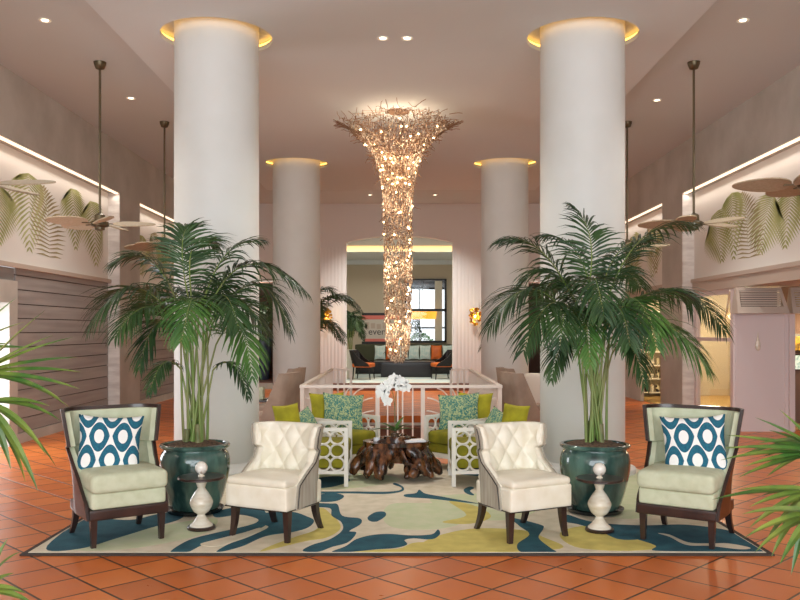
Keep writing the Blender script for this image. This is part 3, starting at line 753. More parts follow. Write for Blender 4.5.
def tuft_chair(label, loc, rz):
    t = thing('tufted_chair', label, 'chair', loc, rz, 'ivory tufted chairs')
    for x, y, dx, dy, bd in ((-.225, -.19, -.015, -.02, 1), (.225, -.19, .015, -.02, 1), (-.2, .2, -.01, .07, 1), (.2, .2, .01, .07, 1)):
        leg_mesh(x, y, .225, .05, dx, dy, bd, .032).build('leg', M['darkwood'], t)
    b = MB(); b.rbox(0, -.03, .3, .53, .46, .17, .02, n=10); b.build('seat_base', M['leather'], t, smooth=50)
    b = MB(); b.rbox(0, -.035, .405, .51, .46, .06, .028, puff=.02, n=14); b.build('seat_cushion', M['leather'], t, smooth=60)
    W = [(.215, .26), (.4, .26), (.6, .265), (.78, .288)]; YK = [(.215, .2), (.42, .21), (.78, .25)]
    L = [(.215, .36), (.38, .34), (.45, .25), (.52, .15), (.6, .11), (.62, .15), (.7, .16), (.78, .15)]
    zs = [.215 + i * .0141 for i in range(41)]; zs[-1] = .78
    tf = lambda s_: -.012 * s_ * s_
    b = MB(); shell(b, W, YK, L, zs, .018, 0, m=64, topf=tf, lshr=.004); b.build('outer_back', M['greige_fab'], t, smooth=50)
    zs2 = [z for z in zs if z >= .37]
    zs2 = [.37 + (.785 - .37) * i / 44 for i in range(45)]
    b = MB(); shell(b, W, YK, L, zs2, -.0005, .045, m=120, tuft=.026, topf=tf); b.build('tufted_backrest', M['leather'], t, smooth=180)
    b = MB()
    for sx in (-1, 1):   # nailhead line round the side
        pts = []
        for z in [.225 + i * .02 for i in range(28)]:
            w, yb, l = pw(W, z), pw(YK, z), pw(L, z)
            pts.append((sx * (w + .019), yb - l + .02, z))
        b.tube(pts, .004, 6)
        b.tube([(sx * .268, -.255, .222), (sx * .282, .12, .222)], .004, 6)
    b.tube([(-.266, -.262, .222), (.266, -.262, .222)], .004, 6)
    b.build('piping', M['nail'], t)
    b = MB()
    for i in range(7):
        for j in range(3): pass
    return t
A_TC = tuft_chair('ivory tufted chair left of the rug centre, beside the left accent table', (-.91, 6.15, ZR), radians(-27))
B_TC = copy_tree(A_TC, (.875, 6.13, ZR), radians(27), 'ivory tufted chair right of the rug centre, beside the right accent table')

# ------------------------------------------------------------------ pillows
def pillow_mesh(w, h, th, n=18):
    b = MB(); vs = []; fs = []
    for side in (1, -1):
        for i in range(n + 1):
            for j in range(n + 1):
                u_, v_ = -1 + 2 * i / n, -1 + 2 * j / n
                k = (max(0, (1 - u_ ** 2) * (1 - v_ ** 2))) ** .42
                pin = 1 - .1 * (1 - v_ * v_) * abs(u_); pin2 = 1 - .1 * (1 - u_ * u_) * abs(v_)
                wr = .006 * noise.noise(Vector((u_ * 2, v_ * 2, side * 3)))
                vs.append((u_ * w / 2 * pin, -side * (k * th / 2 + wr * k), v_ * h / 2 * pin2))
                b.uv[len(vs) - 1] = (i / n if side > 0 else 1 - i / n, j / n)
    K = (n + 1) ** 2
    for i in range(n):
        for j in range(n):
            a = i * (n + 1) + j
            fs.append((a, a + n + 1, a + n + 2, a + 1)); fs.append((K + a, K + a + 1, K + a + n + 2, K + a + n + 1))
    # stitch rim
    rim = [(0, j) for j in range(n)] + [(i, n) for i in range(n)] + [(n, n - j) for j in range(n)] + [(n - i, 0) for i in range(n)]
    ids = [i * (n + 1) + j for i, j in rim]
    for a, c in zip(ids, ids[1:] + ids[:1]): fs.append((a, c, K + c, K + a))
    b.add(vs, fs); return b
def pillow(name, label, m_, w, h, th, loc, rz, tilt, roll=0, group=None):
    o = pillow_mesh(w, h, th).build(name, m_)
    for p in o.data.polygons: p.use_smooth = True
    o.rotation_mode = 'XYZ'
    o.matrix_world = Matrix.Translation(Vector(loc)) @ Matrix.Rotation(rz, 4, 'Z') @ Matrix.Rotation(tilt, 4, 'X') @ Matrix.Rotation(roll, 4, 'Y')
    return tag(o, label, 'pillow', group)
def local(loc, rz, p):
    return Vector(loc) + Matrix.Rotation(rz, 3, 'Z') @ Vector(p)
for (loc, rz, lab, ro) in (((-2.035, 6.04, ZR), radians(35), 'white pillow with teal ogee print on the left sage wingback chair', .06), ((2.045, 6.02, ZR), radians(-34), 'white pillow with teal ogee print on the right sage wingback chair', -.07)):
    pillow('ogee_pillow', lab, M['ogee'], .455, .45, .15, local(loc, rz, (-.045 if rz > 0 else .045, .05, .65)), rz * .5, radians(-17), ro, 'teal ogee pillows')

# ------------------------------------------------------------------ accent tables with onyx balls
def accent(x, y, lab, lab2):
    t = thing('accent_table', lab, 'side table', (x, y, ZR), group='onyx baluster side tables')
    b = MB(); b.lathe([(.1, 0), (.104, .005), (.104, .018), (.098, .024)], 40); b.build('foot', M['darkwood'], t, smooth=40)
    prof = catmull([(.085, .024), (.083, .034), (.055, .06), (.03, .1), (.032, .112), (.06, .135), (.084, .185), (.082, .215), (.055, .265), (.03, .3), (.03, .315), (.044, .355), (.05, .372)], 4, False)
    b = MB(); b.lathe(prof, 40); b.build('pedestal', M['onyx'], t, smooth=60)
    b = MB(); b.lathe([(.165, .372), (.172, .377), (.172, .388), (.168, .392)], 56); b.build('tabletop', M['darkwood'], t, smooth=40)
    t2 = thing('onyx_ball', lab2, 'ornament', (x, y, ZR + .392), group='onyx ball ornaments')
    b = MB(); b.lathe([(.026, 0), (.024, .006), (.014, .012), (.016, .02)], 24); b.build('stand', M['onyx'], t2, smooth=40)
    b = MB(); b.ball((0, 0, .062), .047, 18, sz=(1, 1, 1.02)); b.build('ball', M['onyx_br'], t2, smooth=180)
accent(-1.49, 6.27, 'cream turned side table in front of the left planter', 'onyx ball on the side table before the left planter')
accent(1.465, 6.2, 'cream turned side table in front of the right planter', 'onyx ball on the side table before the right planter')

# ------------------------------------------------------------------ palms
def leaflet(b, p, d, L, w, droop, nrm, seg=4):
    d = d.normalized(); side = d.cross(nrm)
    if side.length < 1e-4: side = d.cross(Vector((0, 0, 1)))
    side.normalize(); nn = side.cross(d).normalized(); vs = []; fs = []; q = p.copy(); dd = d.copy()
    for i in range(seg + 1):
        t = i / seg; ww = w * (min(1, .35 + 3.2 * t) if t < .3 else (1 - ((t - .3) / .7) ** 1.8)) + .0006
        vs += [q - side * ww / 2 + nn * ww * .18, q, q + side * ww / 2 + nn * ww * .18]
        if i:
            o = 3 * i; fs += [(o - 3, o - 2, o + 1, o), (o - 2, o - 1, o + 2, o + 1)]
        dd = (dd + Vector((0, 0, -droop * (.4 + t)))).normalized(); q = q + dd * L / seg
    b.add(vs, fs)
def bez(p0, p1, p2, t): return p0 * (1 - t) ** 2 + p1 * 2 * t * (1 - t) + p2 * t * t
def frond(parent, p0, p1, p2, ll=.34, n=34, m_=None, start=.22, w=.022, droop=.16, flat=.25, pinned=None, rr=.009, spread=1.0):
    p0, p1, p2 = Vector(p0), Vector(p1), Vector(p2)
    pts = [bez(p0, p1, p2, i / 20) for i in range(21)]
    b = MB(); b.tube(pts, [rr * (1 - .8 * i / 20) for i in range(21)], 6, mi=1)
    for i in range(n):
        u_ = i / (n - 1); t = start + (1 - start) * u_
        c = bez(p0, p1, p2, t); d = (bez(p0, p1, p2, min(1, t + .02)) - bez(p0, p1, p2, t - .02)).normalized()
        sd = d.cross(Vector((0, 0, 1)))
        if sd.length < .05: sd = Vector((1, 0, 0))
        sd.normalize(); up = sd.cross(d).normalized()
        L = ll * (.45 + .55 * sin(pi * min(1, (u_ * .8 + .22)))) * U(.9, 1.1) * (1 if u_ < .85 else 1 - (u_ - .85) * 2.2)
        for s_ in (-1, 1):
            fw_ = .45 + .9 * u_
            dr = (sd * s_ * spread + d * fw_ + up * flat * U(.2, 1.2) + Vector((U(-.16, .16), U(-.16, .16), U(-.16, .16))))
            leaflet(b, c, dr, L, w * U(.85, 1.1), droop * U(.7, 1.3), up)
    return b.build('frond', [m_ or M['leaf'], M['stem']], parent)

def planter(t):
    b = MB(); prof = catmull([(.185, .03), (.2, .05), (.235, .15), (.272, .3), (.283, .4), (.272, .47), (.25, .505), (.246, .515)], 4, False)
    prof += [(.262, .52), (.28, .53), (.284, .545), (.276, .556), (.25, .558), (.245, .54), (.243, .5)]
    b.lathe(prof, 56, capt=False); b.build('pot', M['ceramic'], t, smooth=50)
    b = MB(); b.lathe([(.2, 0), (.215, .004), (.235, .035), (.228, .036), (.21, .02), (.15, .02)], 48); b.build('saucer', M['saucer'], t, smooth=40)
    b = MB(); n = 26; vs = [(0, 0, .585)]; fs = []
    for i in range(1, 7):
        for k in range(n):
            a = 2 * pi * k / n; r = .245 * i / 6
            vs.append((r * cos(a), r * sin(a), .54 + .045 * (1 - (i / 6) ** 2) + .014 * noise.noise(Vector((r * cos(a) * 30, r * sin(a) * 30, 0)))))
            k2 = (k + 1) % n
            if i == 1: fs.append((0, 1 + k, 1 + k2))
            else: o = 1 + (i - 2) * n; fs.append((o + k, o + n + k, o + n + k2, o + k2))
    b.add(vs, fs); b.build('mulch', M['soil'], t, smooth=60)
def palm(label, cx, cy, D, fr, seed, group):
    random.seed(seed)
    t = thing('potted_palm', label, 'potted palm', (cx, cy, ZR), group=group); planter(t)
    off = Vector((-cx, -cy, -ZR))
    for i, q in enumerate(fr):
        (bx_, by_), (c_x, c_y), (tx, ty), dd, ll, n = q[:6]
        mm = q[6] if len(q) > 6 else M['leaf']
        p0 = P(bx_, by_, D) + off + Vector((0, U(-.05, .05), 0))
        p1 = P(c_x, c_y, D + dd * .6) + off; p2 = P(tx, ty, D + dd) + off
        root = Vector((p0.x * .25 + U(-.075, .075), U(-.085, .085), .56))
        b = MB(); mid = Vector((p0.x * .4 + root.x * .6 + U(-.02, .02), (p0.y + root.y) / 2 + U(-.03, .03), (p0.z + root.z) / 2))
        pts = [bez(root, mid, p0, k / 10) for k in range(11)]
        b.tube(pts, [.012 - .005 * k / 10 for k in range(11)], 8, mi=0); b.build('stem', [M['stem']], t, smooth=60)
        frond(t, p0, p1, p2, ll * 1.22, n + 4, mm, start=.12, spread=.95, w=.021, droop=.3, flat=.12, rr=.007)
    for i in range(5):
        a = i * 1.3; r0 = U(.03, .1); hgt = U(.1, .2)
        b = MB(); b.tube([(r0 * cos(a), r0 * sin(a), .53), (r0 * cos(a) * .9, r0 * sin(a) * .9, .55 + hgt)], [.026, .02], 10); b.build('cane', M['cane'], t, smooth=60)
    return t
LB = M['leaf_b']
left_fr = [((182, 318), (160, 238), (116, 262), -.2, .34, 34), ((180, 335), (138, 246), (90, 326), -.45, .42, 40), ((192, 290), (184, 224), (216, 244), .35, .3, 28),
           ((208, 310), (240, 228), (306, 292), -.15, .36, 40), ((212, 325), (262, 240), (290, 332), .3, .36, 36), ((216, 345), (242, 290), (252, 376), -.35, .3, 28, LB),
           ((184, 345), (156, 290), (140, 366), -.35, .3, 28), ((190, 300), (176, 240), (188, 226), .2, .28, 28), ((196, 330), (196, 262), (182, 340), -.85, .34, 32, LB), ((206, 330), (222, 262), (238, 326), -.6, .34, 32),
           ((182, 370), (162, 345), (150, 392), -.3, .18, 16), ((214, 370), (234, 345), (248, 396), -.2, .18, 16), ((188, 320), (168, 258), (138, 312), .5, .32, 30),
           ((208, 330), (235, 268), (268, 336), .45, .32, 30), ((200, 318), (214, 250), (226, 306), .7, .3, 28), ((186, 340), (150, 275), (116, 336), -.6, .34, 32), ((204, 300), (222, 236), (262, 240), .3, .26, 26)]
palm('tall potted palm in a dark green planter left, behind the left side table', -1.685, 6.87, 6.87, left_fr, 4, 'tall palms in dark green planters')
right_fr = [((588, 290), (600, 228), (572, 206), .2, .26, 26), ((578, 315), (546, 228), (500, 240), -.15, .32, 34), ((576, 330), (532, 250), (490, 326), -.35, .4, 40), ((606, 300), (636, 214), (692, 224), .1, .34, 34),
            ((612, 320), (676, 254), (724, 330), .3, .4, 40), ((610, 340), (660, 292), (708, 368), -.45, .42, 42, LB), ((584, 330), (552, 265), (524, 350), -.6, .36, 34), ((594, 315), (590, 240), (604, 316), -.85, .34, 32),
            ((606, 325), (638, 262), (656, 346), -.6, .36, 34, LB), ((582, 355), (562, 318), (552, 378), -.3, .22, 22), ((612, 355), (630, 318), (644, 384), -.3, .24, 22), ((598, 300), (614, 246), (640, 286), .6, .3, 30),
            ((586, 312), (566, 250), (538, 300), .6, .32, 30), ((602, 292), (614, 236), (650, 240), .3, .26, 26), ((586, 335), (566, 272), (560, 346), -.75, .34, 32), ((608, 335), (654, 272), (694, 300), -.1, .36, 34),
            ((602, 335), (618, 270), (630, 346), -.8, .34, 32), ((582, 318), (552, 242), (516, 290), .1, .34, 34), ((594, 335), (582, 280), (590, 362), -.8, .28, 28, LB), ((590, 290), (580, 232), (540, 236), .35, .26, 26)]
palm('tall potted palm in a dark green planter right, behind the right side table', 1.585, 6.87, 6.87, right_fr, 9, 'tall palms in dark green planters')
def far_palm(label, x, y, z, n, h, seed, spreadx, pot, name='corner_palm', pr=.2, ph=.5):
    random.seed(seed)
    t = thing(name, label, 'potted palm', (x, y, z))
    b = MB(); b.lathe([(pr * .7, 0), (pr, ph * .7), (pr * .95, ph)], 28); b.build('pot', pot, t, smooth=50)
    for i in range(n):
        a = 2 * pi * i / n + U(-.3, .3); r = spreadx * U(.7, 1.05); top = h * U(.75, 1.0)
        p0 = Vector((.04 * cos(a), .04 * sin(a), ph - .02)); p2 = Vector((r * cos(a), r * sin(a), top * U(.72, .95)))
        p1 = Vector((r * .35 * cos(a), r * .35 * sin(a), top * 1.35))
        frond(t, p0, p1, p2, .38, 26, start=.3, w=.034, m_=M['leaf'], droop=.3)
    return t
fpl = far_palm('palm tucked behind the far left column, fronds reaching toward the portal', -2.1, 17.9, 0, 16, 2.15, 5, 1.25, M['bluepot'])
_o = Vector((-2.1, 17.9, 0))
for a_, c_, e_ in (((308, 318), (334, 276), (362, 312)), ((308, 322), (326, 284), (352, 300)), ((306, 340), (328, 306), (344, 342)), ((300, 330), (318, 270), (336, 296))):
    frond(fpl, P(*a_, 17.9) - _o, P(*c_, 17.7) - _o, P(*e_, 17.5) - _o, .42, 26, start=.2, w=.03, droop=.35, m_=M['leaf'])
far_palm('palm tucked behind the far right column near the gold sconce', 2.35, 18.3, 0, 10, 1.75, 6, .62, M['bluepot'])
far_palm('feathery palm in a tall white planter inside the far room', -1.42, 23.6, ZF, 9, 1.9, 7, .5, M['cream'], pr=.17, ph=.8)
far_palm('leafy plant in a tall slate blue planter in the dark left passage', -3.72, 22.7, ZF + .012, 12, 1.9, 8, .45, M['bluepot'], name='passage_plant', pr=.22, ph=1.15)

# foreground lady palms
def fan(t, hub, dirs, w=.027):
    b = MB()
    for (dx, dy, dz, L, dr) in dirs: leaflet(b, Vector(hub), Vector((dx, dy, dz)), L, w, dr, Vector((0, -.5, 1)), 7)
    return b.build('leaf_fan', M['rhapis'], t)
def lady_palm(label, x, y, fans):
    t = thing('lady_palm', label, 'foreground plant', (x, y, 0))
    b = MB(); b.lathe([(.13, 0), (.18, .3), (.175, .32)], 32); b.build('pot', M['ceramic'], t, smooth=40)
    for hub, dirs in fans:
        hub = Vector(hub) - Vector((x, y, 0)); fan(t, hub, dirs)
        b = MB(); b.tube([bez(Vector((U(-.05, .05), U(-.05, .05), .3)), Vector((hub.x * .2, hub.y * .3, hub.z * .95)), hub, k / 8) for k in range(9)], .006, 6); b.build('stem', M['stem'], t)
    return t
random.seed(3)
def aim(hub, D, tips):
    out = []
    for (tx, ty, dr) in tips:
        q = P(tx, ty, D + U(-.12, .08)); v_ = q - hub; L = v_.length; v_.z += dr * L * .9; out.append((v_.x, v_.y, v_.z, L * 1.03, dr * .22))
    return out
D = 2.7
h1 = P(-22, 374, D); h2 = P(-14, 402, D); h3 = P(-18, 590, 2.6); h4 = P(-40, 350, 2.8)
lady_palm('arching green lady palm leaves entering at the left edge of the photo', -1.75, 2.8, [
    (h1, aim(h1, D, [(44, 314, .1), (52, 338, .1), (72, 342, .15), (74, 362, .15), (78, 378, .2), (76, 396, .2), (56, 408, .3), (60, 422, .5)])),
    (h2, aim(h2, D, [(26, 498, .5), (34, 470, .6), (42, 476, .5), (56, 434, .5), (12, 486, .6), (48, 412, .3), (4, 470, .5)])),
    (h3, aim(h3, 2.6, [(22, 556, .4), (24, 600, .5), (8, 540, .2), (32, 612, .4), (14, 575, .3)])),
    (h4, aim(h4, 2.8, [(16, 300, .1), (24, 325, .1), (10, 345, .1), (30, 350, .1)]))])
h1 = P(822, 452, D); h2 = P(815, 490, D); h3 = P(830, 440, 2.8); h5 = P(818, 512, 2.6)
lady_palm('arching green lady palm leaves entering at the right edge of the photo', 1.75, 2.8, [
    (h1, aim(h1, D, [(728, 438, .1), (726, 452, .12), (746, 470, .15), (756, 420, .1), (780, 411, .05), (742, 482, .2), (724, 466, .2), (770, 432, .1)])),
    (h2, aim(h2, D, [(716, 505, .2), (752, 512, .25), (754, 534, .3), (774, 545, .4), (778, 562, .4), (796, 575, .4), (764, 498, .2), (740, 492, .1), (785, 530, .3)])),
    (h5, aim(h5, 2.6, [(744, 520, .2), (748, 545, .3), (762, 560, .4), (784, 572, .4), (770, 515, .2), (792, 550, .4)])),
    (h3, aim(h3, 2.8, [(760, 446, .1), (744, 460, .2), (770, 480, .2), (766, 458, .1)]))])

# ------------------------------------------------------------------ lime lounge chairs with ring panels
def lounge(label, loc, rz, w=.66, d=.74):
    t = thing('ring_armchair', label, 'armchair', loc, rz, 'white armchairs with ring side panels')
    hw = w / 2; zt, zb, pw_ = .525, .12, .038
    for sx in (-1, 1):
        for y in (-d / 2, d / 2 - pw_):
            b = MB(); x = sx * (hw - pw_ / 2); b.box(x - pw_ / 2, x + pw_ / 2, y, y + pw_, 0, zt); b.build('leg', M['white_frame'], t)
        b = MB(); x = sx * (hw - pw_ / 2)
        b.box(x - pw_ / 2, x + pw_ / 2, -d / 2, d / 2, zt, zt + .03); b.build('armrest', M['white_frame'], t)
        b = MB(); b.box(x - pw_ / 2, x + pw_ / 2, -d / 2 + pw_, d / 2 - pw_, zb, zb + .03); b.build('stretcher', M['white_frame'], t)
        b = MB(); ih = zt - zb - .03; rr = ih / 6; nc = int((d - 2 * pw_) / (2 * rr)); st = (d - 2 * pw_) / nc
        for i in range(nc):
            for j in range(3):
                cy_ = -d / 2 + pw_ + st * (i + .5); cz_ = zb + .03 + rr * (2 * j + 1)
                b.tube([(x, cy_ + st / 2 * cos(2 * pi * k / 24), cz_ + rr * sin(2 * pi * k / 24)) for k in range(24)], .011, 6, closed=True)
        b.build('ring_panel', M['white_frame'], t, smooth=180)
    b = MB(); b.box(-hw + pw_, hw - pw_, -d / 2 + .005, -d / 2 + .03, .12, .17); b.box(-hw + pw_, hw - pw_, d / 2 - .03, d / 2 - .005, .12, .17)
    b.build('base_rail', M['white_frame'], t)
    b = MB(); b.rbox(0, 0, .215, w - 2 * pw_ - .01, d - .04, .1, .02, n=8); b.build('seat_base', M['lime_dk'], t, smooth=50)
    b = MB(); b.rbox(0, -.02, .33, w - 2 * pw_ - .01, d - .05, .13, .035, puff=.02, n=12); b.build('seat_cushion', M['lime_dk'], t, smooth=60)
    b = MB(); b.rbox(0, 0, 0, w - 2 * pw_ - .01, .12, .22, .05, n=10, mtx=Matrix.Translation((0, d / 2 - .09, .47)) @ Matrix.Rotation(radians(-10), 4, 'X')); b.build('back_cushion', M['lime_dk'], t, smooth=60)
    return t
pA, rA = (-.87, 8.27, ZR), radians(90)
pB, rB = (-.7, 9.2, 0), radians(44)
LA = lounge('white armchair with ring side panel behind the left tufted chair', pA, rA)
YB_ = ZR
LB_ = copy_tree(LA, (-.72, 9.13, ZR), rB, 'lime seated armchair behind the root table on its left, facing right')
RA = copy_tree(LA, (.85, 8.27, ZR), -rA, 'white armchair with ring side panel behind the right tufted chair')
RB = copy_tree(LA, (.74, 9.13, ZR), -rB, 'lime seated armchair behind the root table on its right, facing left')
for sx, nm in ((-1, 'left'), (1, 'right')):
    mir = -sx
    lB = (sx * .73, 9.13, ZR); rz = mir * rB
    pillow('teal_pillow', 'large teal and cream print pillow on the armchair behind the root table, %s of it' % nm, M['tealprint'], .46, .43, .13, local(lB, rz, (sx * -.1, -.04, .585)), mir * radians(14), radians(-22), sx * -.08, 'teal print pillows')
    pillow('lime_pillow', 'plain lime velvet pillow behind the teal one %s of the root table' % nm, M['lime'], .4, .4, .12, local(lB, rz, (sx * -.02, .13, .6)), mir * radians(20), radians(-16), 0, 'lime velvet pillows')
    lA = (sx * .885, 8.33, ZR); rz = mir * rA
    pillow('lime_pillow', 'bright lime velvet pillow rising behind the %s tufted chair' % nm, M['lime'], .3, .3, .12, (sx * 1.1, 8.14, .635), mir * radians(40), radians(-14), sx * .05, 'lime velvet pillows')
    pillow('teal_pillow', 'small teal print pillow peeking between the %s tufted chair and ring panel' % nm, M['tealprint'], .34, .32, .12, (sx * .95, 8.34, .55), mir * radians(50), radians(-24), sx * .3, 'teal print pillows')

# ------------------------------------------------------------------ root coffee table
random.seed(21)
t = thing('root_table', 'glossy dark brown tree root coffee table between the lime armchairs', 'coffee table', (-.05, 8.42, ZR))
bm = bmesh.new(); lay = None
me = bpy.data.meshes.new('root_base'); vs = [(0, 0, .3)]; es = []; rad = [.13]
for i in range(15):
    a = 2 * pi * i / 15 + U(-.15, .15); prev = 0; ex = 1.05 + .1 * R()
    rx, ry = .4, .3
    tw = U(-.35, .35); k = 5; leg = True
    for j in range(1, k + 1):
        q = j / k; r = q ** .75; z = .3 if q < .5 else .3 - (.3 - .035) * ((q - .5) / .5) ** 1.25
        aa = a + tw * q * q
        vs.append((rx * ex * r * cos(aa) + U(-.015, .015), ry * ex * r * sin(aa) + U(-.015, .015), z + U(-.012, .012))); es.append((prev, len(vs) - 1)); prev = len(vs) - 1
        rad.append(.12 * (1 - q) + .022 + (.02 if j == k - 1 else 0) + U(0, .012))
    if i % 2 == 0:    # a second shorter root hanging from the middle
        base = prev - 2; c = vs[base]
        vs.append((c[0] * .95 + U(-.05, .05), c[1] * .95 + U(-.05, .05), .16)); es.append((base, len(vs) - 1)); rad.append(.035)
        vs.append((c[0] * 1.0 + U(-.08, .08), c[1] * 1.0 + U(-.08, .08), .035)); es.append((len(vs) - 2, len(vs) - 1)); rad.append(.028)
me.from_pydata(vs, es, []); me.materials.append(M['root'])
o = bpy.data.objects.new('root_base', me); COL.objects.link(o); o.parent = t
sk = o.modifiers.new('skin', 'SKIN'); sk.use_smooth_shade = True
for i, r in enumerate(rad): me.skin_vertices[0].data[i].radius = (r, r)
me.skin_vertices[0].data[0].use_root = True
o.modifiers.new('sub', 'SUBSURF').levels = 2; o.modifiers['sub'].render_levels = 2
tx = bpy.data.textures.new('gnarl', 'CLOUDS'); tx.noise_scale = .09
dm = o.modifiers.new('gnarl', 'DISPLACE'); dm.texture = tx; dm.strength = .065; dm.mid_level = .5
b = MB(); n = 60; lp = [((.36 + .05 * noise.noise(Vector((cos(2 * pi * i / n) * 2, sin(2 * pi * i / n) * 2, 4)))) * 1.15 * cos(2 * pi * i / n), (.3 + .05 * noise.noise(Vector((cos(2 * pi * i / n) * 2, sin(2 * pi * i / n) * 2, 9)))) * sin(2 * pi * i / n)) for i in range(n)]
lp = [(x_ * .8, y_ * .8) for x_, y_ in lp]; b.slab([lp], .33, .372); b.build('tabletop', M['root'], t, smooth=50)
TT = ZR + .375
# orchid
t = thing('orchid', 'white moth orchid in a glass vase standing on the root table', 'flower', (-.06, 8.42, TT))
b = MB(); b.lathe([(.05, 0), (.055, .01), (.05, .12), (.046, .12), (.046, .012), (.001, .012)], 24, capb=True, capt=False); b.build('vase', M['glass'], t, smooth=40)
b = MB(); b.lathe([(.04, .012), (.044, .07), (.001, .08)], 16); b.build('moss', M['soil'], t)
random.seed(8)
for (a, L, up) in ((pi * .98, .26, .35), (.15, .22, .4), (2.6, .2, .8), (-.8, .2, .7), (.9, .2, 1.4), (4.4, .2, .5)):
    b = MB(); leaflet(b, Vector((0, 0, .09)), Vector((cos(a), sin(a) * .6, up)), L, .06, .14, Vector((0, 0, 1)), 6); b.build('leaf', M['leaf_b'], t)
st = [bez(Vector((0, 0, .08)), Vector((.01, 0, .65)), Vector((-.1, -.03, .48)), k / 14) for k in range(15)]
b = MB(); b.tube(st, .004, 6)
st2 = [bez(Vector((0, .01, .08)), Vector((-.02, 0, .74)), Vector((.12, -.02, .54)), k / 14) for k in range(15)]
b.tube(st2, .004, 6); b.build('stem', M['cane'], t)
def blossom(c):
    b = MB(); c = Vector(c)
    for k in range(5):
        a = pi / 2 + 2 * pi * k / 5; d = Vector((cos(a), 0, sin(a))); s_ = Vector((-sin(a), 0, cos(a))); w = .034 if k in (1, 4) else .022
        vs = [c, c + d * .022 + s_ * w + Vector((0, -.008, 0)), c + d * .045 + s_ * w * .6, c + d * .06, c + d * .045 - s_ * w * .6, c + d * .022 - s_ * w + Vector((0, -.008, 0))]
        b.add(vs, [(0, 1, 2, 3), (0, 3, 4, 5)])
    b.ball(c + Vector((0, -.01, -.004)), .008, 6)
    b.build('blossom', M['petal'], t)
for c in [(q[0] * .95 - .01, q[1], q[2] - .075) for q in [(-.1, -.05, .54), (-.13, -.04, .6), (-.08, -.05, .6), (-.055, -.06, .65), (.02, -.04, .66), (.06, -.05, .68), (.1, -.04, .655), (.13, -.04, .61), (-.14, -.03, .55), (.0, -.05, .7), (.05, -.04, .62), (-.07, -.03, .47)]]: blossom(c)
b = MB(); b.rbox(0, 0, .012, .2, .14, .022, .004, n=4, mtx=Matrix.Rotation(.3, 4, 'Z')); tag(b.build('book', M['paper'], loc=(.13, 8.32, TT)), 'white covered book lying on the root table beside the orchid', 'book')
b = MB(); b.lathe([(.03, 0), (.034, .01), (.03, .035), (.026, .035), (.026, .01), (.001, .01)], 20, capt=False); tag(b.build('votive_cup', M['paper'], loc=(-.24, 8.36, TT), smooth=40), 'small white cup on the left side of the root table', 'cup')

# ------------------------------------------------------------------ railing round the stairwell
t = thing('stair_railing', 'white metal railing with fanned bars around the stairwell opening', 'railing', (0, 0, 0))
ZRL = .82; yf, yb = 10.38, 14.78; xr = 1.22
b = MB()
b.box(-xr - .03, xr + .03, yf - .03, yf + .03, ZRL - .035, ZRL)
for sx in (-1, 1): b.box(sx * xr - .03, sx * xr + .03, yf + .03, yb + .03, ZRL - .035, ZRL); xa, xb = sorted((sx * (xr - .03), sx * .88)); b.box(xa, xb, yb - .03, yb + .03, ZRL - .035, ZRL)
b.build('handrail', M['rail'], t)
for x in (-xr, -.29, .27, xr):
    b = MB(); b.box(x - .025, x + .025, yf - .02, yf + .02, 0, ZRL - .03); b.build('post', M['rail'], t)
for sx in (-1, 1):
    for (x, y) in ((sx * xr, 11.85), (sx * xr, 13.3), (sx * xr, yb), (sx * .88, yb)):
        b = MB(); b.box(x - .022, x + .022, y - .022, y + .022, 0, ZRL - .03); b.build('post', M['rail'], t)
    b = MB(); y = yf + .17
    while y < yb - .05: b.box(sx * xr - .011, sx * xr + .011, y - .011, y + .011, .08, ZRL - .03); y += .17
    b.box(sx * xr - .012, sx * xr + .012, yf, yb, .07, .095)
    for k in range(1, 3): x = sx * (xr - k * .11); b.box(x - .016, x + .016, yb - .01, yb + .01, 0.0, ZRL - .03)
    b.build('baluster_panel', M['rail'], t)
b = MB()
for x in (-.165, -.04, .02, .145): b.box(x - .009, x + .009, yf - .009, yf + .009, .08, ZRL - .03)
b.box(-.29, .27, yf - .012, yf + .012, .07, .095); b.build('baluster_panel', M['rail'], t)
for sx in (-1, 1):
    xc = sx * .755 - .01; b = MB()
    b.box(min(sx * xr, sx * .28), max(sx * xr, sx * .28), yf - .012, yf + .012, .07, .095)
    for (ex, ez) in ((-.43, .3), (-.43, .5), (-.42, .66), (-.3, .78), (-.13, .78), (.13, .78), (.3, .78), (.42, .66), (.43, .5), (.43, .3)):
        p0 = Vector((xc, yf, .12)); p2 = Vector((xc + ex, yf, ez)); p1 = Vector((xc + ex * .3, yf, .12 + (ez - .12) * .95))
        b.tube([bez(p0, p1, p2, k / 10) for k in range(11)], .01, 6)
    b.build('fan_panel', M['rail'], t)

# ------------------------------------------------------------------ tall taupe chairs beside the railing
def tall_chair(label, loc, rz):
    t = thing('slipper_chair', label, 'chair', loc, rz, 'tall taupe upholstered chairs')
    for x in (-.21, .21):
        for y in (-.22, .22): leg_mesh(x, y, .16, .04).build('leg', M['darkwood'], t)
    b = MB(); b.rbox(0, -.02, .3, .52, .54, .28, .03, puff=.015, n=10); b.build('seat', M['taupe_fab'], t, smooth=60)
    W = [(.17, .27), (.96, .25)]; YK = [(.17, .25), (.96, .36)]; L = [(.17, .3), (.5, .24), (.96, .1)]
    b = MB(); shell(b, W, YK, L, [.17 + .79 * i / 20 for i in range(21)], .02, .05, rc=.05); b.build('backrest', M['taupe_fab'], t, smooth=50)
    return t
TC = tall_chair('tall taupe upholstered chair left of the railing, nearer of the two', (-1.7, 10.75, 0), radians(-105))
copy_tree(TC, (-1.78, 12.0, 0), radians(-100), 'tall taupe upholstered chair left of the railing, farther of the two')
copy_tree(TC, (1.7, 10.75, 0), radians(105), 'tall taupe upholstered chair right of the railing, nearer of the two')
